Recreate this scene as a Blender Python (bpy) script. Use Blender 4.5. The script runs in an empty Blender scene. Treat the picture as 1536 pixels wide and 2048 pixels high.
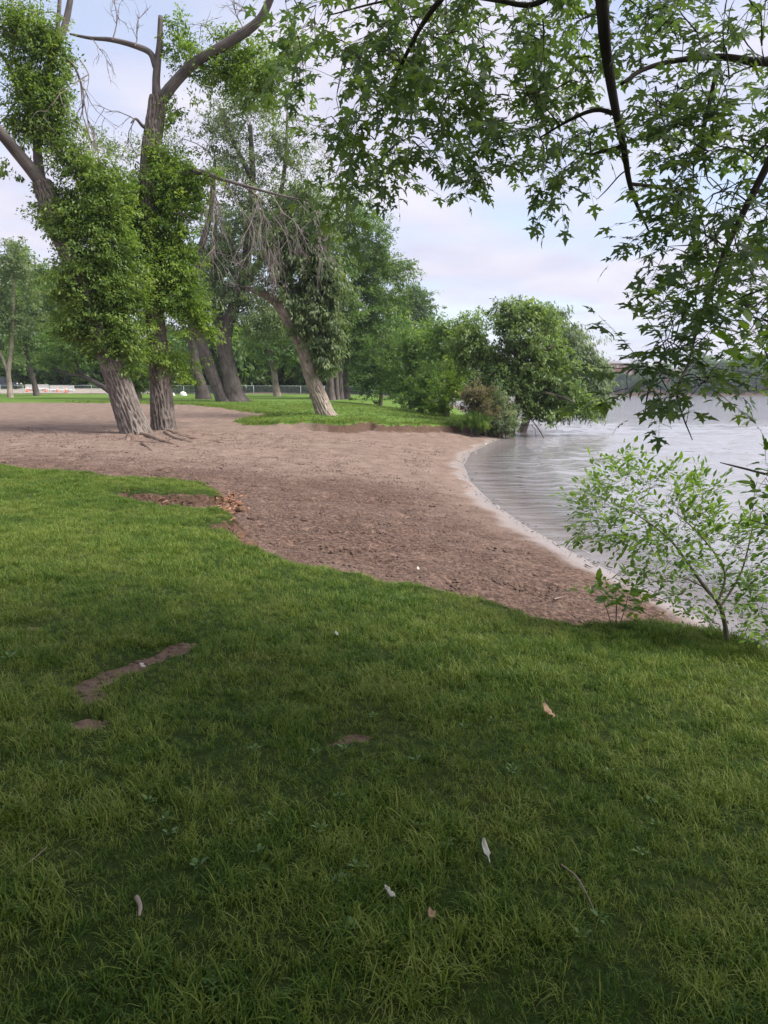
import bpy, math, random
import numpy as np
from mathutils import Vector
from mathutils.geometry import tessellate_polygon

rng = np.random.default_rng(11)
random.seed(11)
S = bpy.context.scene
COL = S.collection

# ------------------------------------------------------------------ camera, sky, sun, exposure
F = 1527.0                                   # focal length in pixels of the 1536 x 2048 photograph
HORIZON = 783.0
PITCH = math.atan((1024 - HORIZON) / F)
CAM = np.array([0.0, 0.0, 1.6])
cam_d = bpy.data.cameras.new('camera')
cam_d.sensor_fit = 'VERTICAL'
cam_d.sensor_height = 36.0
cam_d.lens = 36.0 * F / 2048.0
cam_d.clip_start = 0.05
cam_d.clip_end = 9000
cam = bpy.data.objects.new('camera', cam_d)
COL.objects.link(cam)
cam.location = CAM
cam.rotation_euler = (math.pi / 2 - PITCH, 0, 0)
S.camera = cam

SUN_EL, SUN_AZ = math.radians(50), math.radians(108)     # azimuth from +Y (ahead) towards +X (right)
world = bpy.data.worlds.new('World')
S.world = world
world.use_nodes = True
wn, wl = world.node_tree.nodes, world.node_tree.links
wn.clear()
w_out = wn.new('ShaderNodeOutputWorld')
sky = wn.new('ShaderNodeTexSky')
sky.sky_type = 'NISHITA'
sky.sun_disc = False
sky.sun_elevation = SUN_EL
sky.sun_rotation = SUN_AZ
bg_sky = wn.new('ShaderNodeBackground')
bg_sky.inputs['Strength'].default_value = 0.055
wl.new(sky.outputs[0], bg_sky.inputs['Color'])
bg_cloud = wn.new('ShaderNodeBackground')
bg_cloud.inputs['Strength'].default_value = 0.214
tc = wn.new('ShaderNodeTexCoord')
sep = wn.new('ShaderNodeSeparateXYZ')
wl.new(tc.outputs['Generated'], sep.inputs[0])
zadd = wn.new('ShaderNodeMath'); zadd.operation = 'MAXIMUM'; zadd.inputs[1].default_value = 0.0
wl.new(sep.outputs['Z'], zadd.inputs[0])
zadd2 = wn.new('ShaderNodeMath'); zadd2.operation = 'ADD'; zadd2.inputs[1].default_value = 0.16
wl.new(zadd.outputs[0], zadd2.inputs[0])
comb = wn.new('ShaderNodeCombineXYZ')
for ax in ('X', 'Y'):
    dv = wn.new('ShaderNodeMath'); dv.operation = 'DIVIDE'
    wl.new(sep.outputs[ax], dv.inputs[0]); wl.new(zadd2.outputs[0], dv.inputs[1])
    wl.new(dv.outputs[0], comb.inputs[ax])
mapn = wn.new('ShaderNodeMapping')
mapn.inputs['Location'].default_value = (3.1, 1.7, 0.0)
wl.new(comb.outputs[0], mapn.inputs['Vector'])
cn = wn.new('ShaderNodeTexNoise')
cn.inputs['Scale'].default_value = 1.15
cn.inputs['Detail'].default_value = 7.0
cn.inputs['Roughness'].default_value = 0.52
cn.inputs['Distortion'].default_value = 0.25
wl.new(mapn.outputs[0], cn.inputs['Vector'])
cr = wn.new('ShaderNodeValToRGB')
cr.color_ramp.elements[0].position = 0.36
cr.color_ramp.elements[0].color = (0.42, 0.42, 0.42, 1)
cr.color_ramp.elements[1].position = 0.55
cr.color_ramp.elements[1].color = (1, 1, 1, 1)
wl.new(cn.outputs['Fac'], cr.inputs[0])
cc = wn.new('ShaderNodeTexNoise')
cc.inputs['Scale'].default_value = 2.3
cc.inputs['Detail'].default_value = 6.0
wl.new(mapn.outputs[0], cc.inputs['Vector'])
ccr = wn.new('ShaderNodeValToRGB')
ccr.color_ramp.elements[0].position = 0.3
ccr.color_ramp.elements[0].color = (0.72, 0.725, 0.92, 1)
ccr.color_ramp.elements[1].position = 0.68
ccr.color_ramp.elements[1].color = (0.92, 0.90, 1.0, 1)
wl.new(cc.outputs['Fac'], ccr.inputs[0])
wl.new(ccr.outputs[0], bg_cloud.inputs['Color'])
wmix = wn.new('ShaderNodeMixShader')
wl.new(cr.outputs[0], wmix.inputs[0])
wl.new(bg_sky.outputs[0], wmix.inputs[1])
wl.new(bg_cloud.outputs[0], wmix.inputs[2])
wl.new(wmix.outputs[0], w_out.inputs['Surface'])

sun_d = bpy.data.lights.new('sun', 'SUN')
sun_d.energy = 1.5
sun_d.angle = math.radians(35)
sun_d.color = (1.0, 0.95, 0.88)
sun = bpy.data.objects.new('sun', sun_d)
COL.objects.link(sun)
sdir = Vector((math.sin(SUN_AZ) * math.cos(SUN_EL), math.cos(SUN_AZ) * math.cos(SUN_EL), math.sin(SUN_EL)))
sun.rotation_euler = sdir.to_track_quat('Z', 'Y').to_euler()
sun.location = (40, -12, 60)

vs = S.view_settings
vs.view_transform = 'Standard'
vs.look = 'None'
vs.gamma = 1.0
vs.exposure = 2.25
vs.use_curve_mapping = False
S.cycles.max_bounces = 8
S.cycles.diffuse_bounces = 3
S.cycles.glossy_bounces = 3
S.cycles.transmission_bounces = 4
S.cycles.transparent_max_bounces = 8
S.cycles.caustics_reflective = False
S.cycles.caustics_refractive = False
S.cycles.volume_bounces = 0

# ------------------------------------------------------------------ projection and noise helpers
CP, SP = math.cos(PITCH), math.sin(PITCH)
def ray(px, py):
    u = (px - 768.0) / F
    v = (1024.0 - py) / F
    return np.array([u, CP + v * SP, -SP + v * CP])
def at(px, py, D):
    d = ray(px, py)
    return CAM + d * (D / d[1])
def pxm(n, D):
    return n * D / F

def hash2(ix, iy, seed):
    h = (ix.astype(np.int64) * 374761393 + iy.astype(np.int64) * 668265263 + seed * 1442695041) & 0xFFFFFFFF
    h = ((h ^ (h >> 13)) * 1274126177) & 0xFFFFFFFF
    h = h ^ (h >> 16)
    return (h & 0xFFFFFF) / float(0xFFFFFF)
def vnoise(x, y, seed=0):
    x = np.asarray(x, float); y = np.asarray(y, float)
    ix = np.floor(x); iy = np.floor(y)
    fx = x - ix; fy = y - iy
    fx = fx * fx * (3 - 2 * fx); fy = fy * fy * (3 - 2 * fy)
    a = hash2(ix, iy, seed); b = hash2(ix + 1, iy, seed)
    c = hash2(ix, iy + 1, seed); d = hash2(ix + 1, iy + 1, seed)
    return (a * (1 - fx) + b * fx) * (1 - fy) + (c * (1 - fx) + d * fx) * fy
def fbm(x, y, freq, octv=4, seed=0, gain=0.5):
    s = 0.0; amp = 1.0; tot = 0.0
    for o in range(octv):
        s = s + amp * (vnoise(x * freq + 17.3 * o, y * freq - 9.1 * o, seed + o) - 0.5)
        tot += amp; amp *= gain; freq *= 2.03
    return s / tot * 2.0
def sstep(a, b, x):
    t = np.clip((x - a) / (b - a), 0, 1)
    return t * t * (3 - 2 * t)
def poly_sd(x, y, poly):
    """signed distance to a closed polygon, positive inside"""
    x = np.asarray(x, float); y = np.asarray(y, float)
    d2 = np.full(x.shape, 1e18); inside = np.zeros(x.shape, bool)
    n = len(poly)
    for i in range(n):
        ax, ay = poly[i]; bx, by = poly[(i + 1) % n]
        ex, ey = bx - ax, by - ay
        L = ex * ex + ey * ey + 1e-12
        t = np.clip(((x - ax) * ex + (y - ay) * ey) / L, 0, 1)
        d2 = np.minimum(d2, (x - ax - t * ex) ** 2 + (y - ay - t * ey) ** 2)
        cond = (ay > y) != (by > y)
        xi = (bx - ax) * (y - ay) / ((by - ay) if abs(by - ay) > 1e-12 else 1e-12) + ax
        inside ^= cond & (x < xi)
    d = np.sqrt(d2)
    return np.where(inside, d, -d)
def line_dist(x, y, pts):
    d2 = np.full(np.shape(x), 1e18)
    for (ax, ay), (bx, by) in zip(pts[:-1], pts[1:]):
        ex, ey = bx - ax, by - ay
        L = ex * ex + ey * ey + 1e-12
        t = np.clip(((x - ax) * ex + (y - ay) * ey) / L, 0, 1)
        d2 = np.minimum(d2, (x - ax - t * ex) ** 2 + (y - ay - t * ey) ** 2)
    return np.sqrt(d2)
def catmull(pts, n):
    P = np.array(pts, float)
    if len(P) < 3:
        t = np.linspace(0, 1, n)[:, None]
        return P[0] * (1 - t) + P[-1] * t
    Q = np.vstack([2 * P[0] - P[1], P, 2 * P[-1] - P[-2]])
    seg = len(P) - 1
    T = np.linspace(0, seg - 1e-6, n)
    i = T.astype(int); t = (T - i)[:, None]
    p0, p1, p2, p3 = Q[i], Q[i + 1], Q[i + 2], Q[i + 3]
    return 0.5 * (2 * p1 + (p2 - p0) * t + (2 * p0 - 5 * p1 + 4 * p2 - p3) * t ** 2 + (3 * p1 - p0 - 3 * p2 + p3) * t ** 3)

# ------------------------------------------------------------------ the lie of the land
ZW = -0.75
def on_z(px, py, z):
    d = ray(px, py)
    t = (z - CAM[2]) / d[2]
    return (CAM + d * t)[:2]
shore_px = [(2600, 2050), (1900, 1500), (1700, 1395), (1536, 1312), (1400, 1235), (1300, 1183), (1230, 1147), (1150, 1107), (1060, 1056),
            (985, 1006), (942, 962), (928, 930), (942, 906), (985, 884), (1030, 869)]
SHORE = [tuple(on_z(a, b, ZW)) for a, b in shore_px]
ends = SHORE[-1]
WATER = SHORE + [(ends[0] + 0.6, ends[1] + 4), (8.6, 52), (7.6, 66), (9.0, 85), (12, 110), (10, 160), (-30, 260), (-90, 380), (-60, 440),
                 (60, 452), (150, 455), (230, 452), (330, 448), (520, 430), (900, 330), (1500, 100), (1500, -300), (40, -60), (7, -6)]
WATER = [tuple(map(float, p)) for p in WATER]
ry = [-400, 26, 42, 60, 100, 106, 118, 140, 430, 470, 560, 700, 5000]
rz = [0, 0, 0.32, 0.56, 0.93, 1.25, 1.8, 2.0, 2.0, 3.0, 14, 20, 20]
def G0(x, y):
    x = np.asarray(x, float); y = np.asarray(y, float)
    s = -poly_sd(x, y, WATER)
    up = 0.95 * (1 - np.exp(-np.maximum(s, 0) / 6.0))
    dn = np.maximum(np.minimum(s, 0) * 0.12, -2.5)
    return ZW + up + dn + np.interp(y, ry, rz) * sstep(0, 14, s), s
def hit_f(fn, px, py, tmax=400, n=420):
    d = ray(px, py)
    T = np.geomspace(1.0, tmax, n)
    for _ in range(2):
        X = CAM[None] + d[None] * (T / d[1])[:, None]
        low = X[:, 2] < fn(X[:, 0], X[:, 1])
        if not low.any(): return X[-1]
        k = max(1, int(np.argmax(low)))
        T = np.linspace(T[k - 1], T[k], 60)
    return X[k]
lawn_px = [(-900, 880), (-400, 905), (0, 931), (60, 944), (150, 950), (230, 960), (330, 964), (400, 970), (440, 982), (446, 992),
           (380, 996), (300, 991), (245, 986), (228, 996), (300, 1013), (380, 1023), (456, 1022), (472, 1040), (440, 1055), (385, 1061),
           (440, 1068), (466, 1070), (475, 1085), (505, 1105), (560, 1118), (640, 1140), (700, 1155), (800, 1175), (900, 1195), (1000, 1216),
           (1080, 1242), (1150, 1262), (1200, 1257), (1260, 1248), (1330, 1256), (1400, 1268), (1470, 1288), (1536, 1312), (1650, 1372)]
gl = lambda x, y: G0(x, y)[0] + 0.13
LAWN = [tuple(hit_f(gl, a, b)[:2]) for a, b in lawn_px] + [(4.3, 3.0), (5.2, -2.0), (6, -14), (-40, -14)]
far_px = [(-500, 800), (0, 802), (200, 803), (390, 807), (440, 812), (500, 821), (552, 826), (520, 831), (470, 839), (490, 845),
          (560, 850), (640, 855), (700, 858), (735, 851), (745, 850), (760, 856), (800, 858), (860, 859), (925, 858), (945, 863)]
gf = lambda x, y: G0(x, y)[0] + 0.12
FAR = [tuple(hit_f(gf, a, b)[:2]) for a, b in far_px]
ex, ey = FAR[-1]
FAR = FAR + [(ex + 2.4, ey + 2.6), (8.3, 52), (7.4, 66), (8.7, 85), (10, 103), (-150, 103), (-150, FAR[0][1])]
def path_on_lawn(pts):
    return [tuple(hit_f(gl, a, b)[:2]) for a, b in pts]
DIRT = [(path_on_lawn([(365, 1308), (335, 1322), (300, 1336), (262, 1352), (225, 1365), (190, 1385), (172, 1398), (185, 1412)]), 0.055),
        (path_on_lawn([(165, 1466), (185, 1468)]), 0.025), (path_on_lawn([(655, 1512), (690, 1500), (715, 1494)]), 0.022),
        (path_on_lawn([(55, 1270), (70, 1272)]), 0.03),
        (path_on_lawn([(0, 965), (60, 968)]), 0.06)]
def lawn_sd(x, y):
    s = poly_sd(x, y, LAWN) + 0.05 * fbm(x, y, 2.2, 3, 5) + 0.025 * fbm(x, y, 9, 2, 6)
    return s
def patch_sd(x, y):
    s = np.full(np.shape(x), 9.0)
    for pts, wd in DIRT:
        s = np.minimum(s, line_dist(x, y, pts) - wd * (1 + 1.3 * fbm(x, y, 7.5, 4, 31)))
    return s
def far_sd(x, y):
    return poly_sd(x, y, FAR) + 0.35 * fbm(x, y, 0.55, 3, 8) + 0.12 * fbm(x, y, 2.5, 2, 9)
def ground_z(x, y, fine=True):
    g, s = G0(x, y)
    sl = lawn_sd(x, y)
    g = g + 0.17 * sstep(-0.11, 0.03, sl)
    sf = far_sd(x, y)
    g = g + 0.30 * sstep(-0.32, 0.03, sf) * sstep(-6.5, -3.0, x) * sstep(60, 48, y)
    if fine:
        land = sstep(0.1, 1.6, s)
        bump = 0.022 * fbm(x, y, 1.1, 3, 3) + 0.030 * fbm(x, y, 4.0, 3, 4)
        foot = np.maximum(0, fbm(x, y, 2.6, 2, 12) - 0.12) * 0.13            # trampled hollows
        near = sstep(60, 20, y) * sstep(0.5, 0.0, sl)
        g = g + land * (bump - foot * near) * (1 - 0.6 * sstep(0, 0.5, sl))
        g = g - 0.05 * sstep(0.14, 0.0, np.abs(sl + 0.03)) * np.maximum(0, fbm(x, y, 6, 3, 41)) * sstep(3, 6, y)
    return g
def lawn_z(x, y):
    sl = np.minimum(lawn_sd(x, y), patch_sd(x, y))
    return ground_z(x, y) + np.where(sl > 0, 0.035 * sstep(0, 0.15, sl), np.maximum(sl * 0.8, -0.08)) + 0.010 * fbm(x, y, 3.5, 2, 14), sl
def far_z(x, y):
    sf = far_sd(x, y)
    return ground_z(x, y) + np.where(sf > 0, 0.05 * sstep(0, 0.3, sf), np.maximum(sf * 0.4, -0.12)), sf
def top_z(x, y):
    x = np.atleast_1d(np.asarray(x, float)); y = np.atleast_1d(np.asarray(y, float))
    return np.maximum(np.maximum(ground_z(x, y), lawn_z(x, y)[0] * np.ones_like(x)), far_z(x, y)[0])
def hit(px, py):
    return hit_f(top_z, px, py)
def stand(x, y):
    return float(top_z(x, y)[0])

# ------------------------------------------------------------------ mesh helpers
class MB:
    def __init__(s):
        s.V = []; s.Q = []; s.T = []; s.A = []; s.B = []; s.n = 0
    def add(s, V, quads=None, tris=None, tint=None, uv=None):
        V = np.asarray(V, float).reshape(-1, 3)
        s.V.append(V)
        if quads is not None and len(quads): s.Q.append(np.asarray(quads, int) + s.n)
        if tris is not None and len(tris): s.T.append(np.asarray(tris, int) + s.n)
        s.A.append(np.full(len(V), 0.5) if tint is None else np.broadcast_to(np.asarray(tint, float), (len(V),)))
        s.B.append(np.zeros((len(V), 3)) if uv is None else uv)
        s.n += len(V)
        return s
    def box(s, c, size, rz=0.0, tint=None):
        x, y, z = np.array(size) / 2
        V = np.array([[-x, -y, -z], [x, -y, -z], [x, y, -z], [-x, y, -z], [-x, -y, z], [x, -y, z], [x, y, z], [-x, y, z]])
        ca, sa = math.cos(rz), math.sin(rz)
        V = np.stack([V[:, 0] * ca - V[:, 1] * sa, V[:, 0] * sa + V[:, 1] * ca, V[:, 2]], 1) + np.array(c)
        return s.add(V, [[0, 3, 2, 1], [4, 5, 6, 7], [0, 1, 5, 4], [1, 2, 6, 5], [2, 3, 7, 6], [3, 0, 4, 7]], tint=tint)
    def mesh(s, name, mat, smooth=True):
        me = bpy.data.meshes.new(name)
        V = np.vstack(s.V) if s.V else np.zeros((0, 3))
        Q = np.vstack(s.Q) if s.Q else np.zeros((0, 4), int)
        T = np.vstack(s.T) if s.T else np.zeros((0, 3), int)
        me.vertices.add(len(V)); me.vertices.foreach_set('co', V.astype(np.float32).ravel())
        nl = Q.size + T.size
        me.loops.add(nl)
        me.loops.foreach_set('vertex_index', np.concatenate([Q.ravel(), T.ravel()]).astype(np.int32))
        me.polygons.add(len(Q) + len(T))
        st = np.concatenate([np.arange(len(Q)) * 4, Q.size + np.arange(len(T)) * 3]).astype(np.int32)
        me.polygons.foreach_set('loop_start', st)
        me.polygons.foreach_set('use_smooth', np.full(len(Q) + len(T), bool(smooth)))
        a = me.attributes.new('tint', 'FLOAT', 'POINT')
        a.data.foreach_set('value', np.concatenate(s.A).astype(np.float32))
        b = me.attributes.new('bark', 'FLOAT_VECTOR', 'POINT')
        b.data.foreach_set('vector', np.vstack(s.B).astype(np.float32).ravel())
        me.update(calc_edges=True)
        me.validate()
        if mat: me.materials.append(mat)
        return me
    def build(s, name, mat, parent=None, smooth=True, kind=None):
        return link(name, s.mesh(name, mat, smooth), parent, kind)
def link(name, data, parent=None, kind=None):
    o = bpy.data.objects.new(name, data)
    COL.objects.link(o)
    if parent is not None: o.parent = parent
    if kind: o['kind'] = kind
    return o
def tag(o, label, cat, group=None):
    o['label'] = label; o['category'] = cat
    if group: o['group'] = group
    return o
def thing(name, label, cat, loc=(0, 0, 0), rz=0.0, group=None):
    o = link(name, None)
    o.empty_display_size = 0.2
    o.location = tuple(map(float, loc)); o.rotation_euler = (0, 0, rz)
    return tag(o, label, cat, group)
def copy_tree(o, parent=None):
    c = o.copy(); COL.objects.link(c); c.parent = parent
    for ch in list(o.children): copy_tree(ch, c)
    return c

def tube(mb, path, radii, seg=8, n=None, loc=None, tint=0.5, flare=0.0, ridge=None, lobes=5, cap=True, wob=0.0):
    P = np.array(path, float)
    if n: 
        R0 = np.array(radii, float)
        R = np.interp(np.linspace(0, len(R0) - 1, n), np.arange(len(R0)), R0)
        P = catmull(P, n)
    else:
        R = np.array(radii, float)
    m = len(P)
    T = np.gradient(P, axis=0); T /= np.linalg.norm(T, axis=1)[:, None] + 1e-9
    ref = np.array([1.0, 0.0, 0.0]) if abs(T[0][0]) < 0.8 else np.array([0.0, 1.0, 0.0])
    N = np.zeros_like(P); B = np.zeros_like(P)
    for i in range(m):
        ref = ref - T[i] * ref.dot(T[i]); ref /= np.linalg.norm(ref) + 1e-9
        N[i] = ref; B[i] = np.cross(T[i], ref)
    th = np.arange(seg) / seg * 2 * math.pi
    L = np.concatenate([[0], np.cumsum(np.linalg.norm(np.diff(P, axis=0), axis=1))])
    RR = np.repeat(R[:, None], seg, 1)
    if flare:
        RR = RR * (1 + flare * np.exp(-L / (1.8 * R[0] + 1e-6))[:, None] * (0.75 + 0.55 * np.sin(lobes * th + 1.0)[None]))
    if wob:
        RR = RR * (1 + wob * fbm(np.cos(th)[None] * 1.3 + L[:, None] * 0.9 / (R[0] * 4), np.sin(th)[None] * 1.3 + L[:, None] * 0.2, 1.0, 3, 77))
    if ridge:
        U = th[None] * np.ones((m, 1)); LL = L[:, None] * np.ones((1, seg))
        k = ridge[1]
        ph = 5.0 * fbm(np.cos(U) * 2.5, LL * 1.9 + np.sin(U) * 2.5, 1.0, 3, 21)
        a = np.sin(k * U + LL * ridge[2] + ph); b = np.sin(k * U - LL * ridge[2] * 1.1 - ph + 4.5 * fbm(np.sin(U) * 2.5 + 7, LL * 2.3 + np.cos(U) * 2.5, 1.0, 3, 22))
        f = np.maximum(a, b)
        f = np.clip(f, -0.2, 0.9) + 0.25 * fbm(U * k * 0.7, LL * 6, 1.0, 2, 23)
        RR = RR + ridge[0] * (f - 0.5)
    V = P[:, None] + RR[..., None] * (np.cos(th)[None, :, None] * N[:, None] + np.sin(th)[None, :, None] * B[:, None])
    V = V.reshape(-1, 3)
    i = np.arange(m - 1)[:, None] * seg; j = np.arange(seg)[None]; j2 = (j + 1) % seg
    q = np.stack([i + j, i + j2, i + seg + j2, i + seg + j], -1).reshape(-1, 4)
    uv = np.stack([np.cos(th)[None] * RR * 1.0, np.sin(th)[None] * RR, np.repeat(L[:, None], seg, 1)], -1).reshape(-1, 3)
    tr = None
    if cap and seg >= 3:
        e = (m - 1) * seg
        tr = [[e, e + k2, e + k2 + 1] for k2 in range(1, seg - 1)]
    off = np.zeros(3) if loc is None else np.array(loc, float)
    mb.add(V - off, q, tr, tint, uv)
    return P

def unit(v):
    return v / (np.linalg.norm(v, axis=-1, keepdims=True) + 1e-9)
def leaf_quads(mb, P, A, N, size, width, tint, fold=0.18):
    """one folded four-sided leaf for each point: axis A, blade normal N"""
    A = unit(A); side = unit(np.cross(A, N)); N = np.cross(side, A)
    s = size[:, None]; w = (size * width)[:, None]
    b = P; l = P + A * s * 0.45 + side * w * 0.5 + N * w * fold
    t = P + A * s - N * s * 0.12; r = P + A * s * 0.45 - side * w * 0.5 + N * w * fold
    V = np.stack([b, l, t, r], 1).reshape(-1, 3)
    n = len(P)
    q = np.arange(n)[:, None] * 4 + np.array([[0, 3, 2, 1]])
    mb.add(V, q, tint=np.repeat(tint, 4))
def sample_ells(ells, n, hollow=0.5):
    E = np.array(ells, float)
    wgt = (E[:, 3] * E[:, 4] * E[:, 5]) ** 0.67
    if E.shape[1] > 6: wgt = wgt * E[:, 6]
    k = rng.choice(len(E), n, p=wgt / wgt.sum())
    d = unit(rng.normal(size=(n, 3)))
    r = rng.random(n) ** hollow
    r = r * (1 + 0.24 * rng.normal(size=n))
    return E[k, :3] + d * r[:, None] * E[k, 3:6], d, k
def foliage(mb, ells, nclump, per, csize, lsize, width=0.45, droop=0.35, hollow=0.45, loc=(0, 0, 0), gap=0.0, up=1.0):
    C, d, k = sample_ells(ells, nclump, hollow)
    if gap:
        f = fbm(C[:, 0] * 1.0 + C[:, 2] * 0.7, C[:, 1] * 0.8 - C[:, 2] * 0.9, 1.0 / (csize * 3.2), 2, 55)
        keep = f > -0.5 + gap
        C, d = C[keep], d[keep]
    n = len(C)
    cl = np.repeat(np.arange(n), per)
    sz = csize * (0.5 + 1.0 * rng.random(n))
    out = unit(d * np.array([1, 1, 0.5]) + rng.normal(size=(n, 3)) * 0.45 + np.array([0, 0, 0.25 - droop * 0.6]))      # the way each spray points
    t_ = rng.random(len(cl))
    P = C[cl] + out[cl] * ((t_ - 0.4) * 2.2 * sz[cl])[:, None] + rng.normal(size=(len(cl), 3)) * (sz[cl] * (0.75 - 0.5 * t_))[:, None] * np.array([0.8, 0.8, 0.5])
    A = out[cl] * 0.8 + rng.normal(size=P.shape) * 0.5 + np.array([0, 0, -droop])
    N = rng.normal(size=P.shape) * 0.45 + np.array([0, 0, up]) + d[cl] * 0.35
    s = lsize * (0.65 + 0.7 * rng.random(len(P)))
    t = np.clip(0.46 + 0.22 * rng.normal(size=n)[cl] + 0.10 * rng.normal(size=len(P)), 0, 1)
    leaf_quads(mb, P - np.array(loc), A, N, s, width, t)
    return C
class Pool:
    """points already on wood; new twigs grow from the nearest one"""
    def __init__(s): s.P = np.zeros((0, 3))
    def put(s, P): s.P = np.vstack([s.P, np.asarray(P, float)])
    def near(s, p, below=0.0):
        d = np.linalg.norm(s.P - p, axis=1) + below * np.maximum(0, s.P[:, 2] - p[2])
        return s.P[np.argmin(d)]
def grow_twigs(mb, pool, targets, r0, loc, seg=3, sag=0.12, below=0.5, n=5, tint=0.5):
    order = np.argsort([np.min(np.linalg.norm(pool.P - t, axis=1)) for t in targets])
    for i in order:
        t = targets[i]; a = pool.near(t, below)
        L = np.linalg.norm(t - a)
        if L < 0.02: continue
        m = (a + t) / 2 + rng.normal(size=3) * L * 0.10 + np.array([0, 0, sag * L])
        r = r0 * min(1.6, 0.35 + L / 2.0)
        Q = tube(mb, [a, m, t], [r, r * 0.65, r * 0.25], seg, n, loc, tint, cap=False)
        pool.put(Q[1:] if n < 5 else Q[2:])
def dead_twigs(mb, start, dirv, length, r, loc, depth=3, droop=0.5, kids=5, seg=3):
    n = 7
    r = r * 1.5
    P = [np.array(start, float)]
    d = unit(np.array(dirv, float))
    for i in range(n - 1):
        d = unit(d + rng.normal(size=3) * 0.22 + np.array([0, 0, -droop * 0.16]))
        P.append(P[-1] + d * length / (n - 1))
    tube(mb, P, np.linspace(r, r * 0.35, n), seg, None, loc, 0.5, cap=False)
    if depth > 0:
        for k in range(kids):
            i = rng.integers(1, n - 1)
            dd = unit(P[i + 1] - P[i]) + rng.normal(size=3) * 0.6 + np.array([0, 0, -droop * 0.5])
            dead_twigs(mb, P[i], dd, length * (0.35 + 0.35 * rng.random()), r * 0.42, loc, depth - 1, droop, max(2, kids - 1), seg)
    return P

# ------------------------------------------------------------------ materials
def new_mat(name):
    m = bpy.data.materials.new(name); m.use_nodes = True
    nt = m.node_tree; nt.nodes.clear()
    out = nt.nodes.new('ShaderNodeOutputMaterial')
    return m, nt, nt.nodes, nt.links, out
def nd(N, typ, **kw):
    n = N.new(typ)
    for k, v in kw.items():
        if k in n.inputs: n.inputs[k].default_value = v
        else: setattr(n, k, v)
    return n
def ramp(N, stops):
    r = N.new('ShaderNodeValToRGB')
    e = r.color_ramp.elements
    while len(e) < len(stops): e.new(0.5)
    for i, (p, c) in enumerate(stops):
        e[i].position = p; e[i].color = (*c, 1) if len(c) == 3 else c
    return r
def leaf_mat(name, dark, mid, light, trans=0.46, rough=0.45, spec=0.35):
    m, nt, N, L, out = new_mat(name)
    a = nd(N, 'ShaderNodeAttribute', attribute_name='tint')
    r = ramp(N, [(0.12, dark), (0.5, mid), (0.9, light)])
    L.new(a.outputs['Fac'], r.inputs[0])
    p = nd(N, 'ShaderNodeBsdfPrincipled', Roughness=rough)
    p.inputs['Specular IOR Level'].default_value = spec
    L.new(r.outputs[0], p.inputs['Base Color'])
    t = nd(N, 'ShaderNodeBsdfTranslucent')
    h = nd(N, 'ShaderNodeMixRGB', blend_type='MULTIPLY'); h.inputs[0].default_value = 1.0
    h.inputs[2].default_value = (1.25, 1.3, 0.55, 1)
    L.new(r.outputs[0], h.inputs[1]); L.new(h.outputs[0], t.inputs['Color'])
    mx = N.new('ShaderNodeMixShader'); mx.inputs[0].default_value = trans
    L.new(p.outputs[0], mx.inputs[1]); L.new(t.outputs[0], mx.inputs[2])
    L.new(mx.outputs[0], out.inputs['Surface'])
    return m
def bark_mat(name, a, b, scale=9.0, bump=0.5, stretch=0.16, dist=0.03):
    m, nt, N, L, out = new_mat(name)
    at_ = nd(N, 'ShaderNodeAttribute', attribute_name='bark')
    mp = nd(N, 'ShaderNodeMapping'); mp.inputs['Scale'].default_value = (1, 1, stretch)
    L.new(at_.outputs['Vector'], mp.inputs[0])
    n1 = nd(N, 'ShaderNodeTexNoise', Scale=scale, Detail=6.0, Roughness=0.6, Distortion=0.4)
    L.new(mp.outputs[0], n1.inputs['Vector'])
    tco = nd(N, 'ShaderNodeNewGeometry')
    n2 = nd(N, 'ShaderNodeTexNoise', Scale=1.7, Detail=3.0)
    L.new(tco.outputs['Position'], n2.inputs['Vector'])
    mul = nd(N, 'ShaderNodeMath', operation='ADD')
    L.new(n1.outputs[0], mul.inputs[0]); L.new(n2.outputs[0], mul.inputs[1])
    r = ramp(N, [(0.75, a), (1.2, b)])
    half = nd(N, 'ShaderNodeMath', operation='MULTIPLY'); half.inputs[1].default_value = 1.0
    L.new(mul.outputs[0], half.inputs[0]); 
    mr = nd(N, 'ShaderNodeMapRange'); mr.inputs['From Min'].default_value = 0.7; mr.inputs['From Max'].default_value = 1.3
    L.new(half.outputs[0], mr.inputs[0])
    r = ramp(N, [(0.1, a), (0.9, b)])
    L.new(mr.outputs[0], r.inputs[0])
    p = nd(N, 'ShaderNodeBsdfPrincipled', Roughness=0.9)
    p.inputs['Specular IOR Level'].default_value = 0.2
    L.new(r.outputs[0], p.inputs['Base Color'])
    bp = nd(N, 'ShaderNodeBump', Strength=bump, Distance=dist)
    L.new(n1.outputs[0], bp.inputs['Height']); L.new(bp.outputs[0], p.inputs['Normal'])
    L.new(p.outputs[0], out.inputs['Surface'])
    return m
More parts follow.
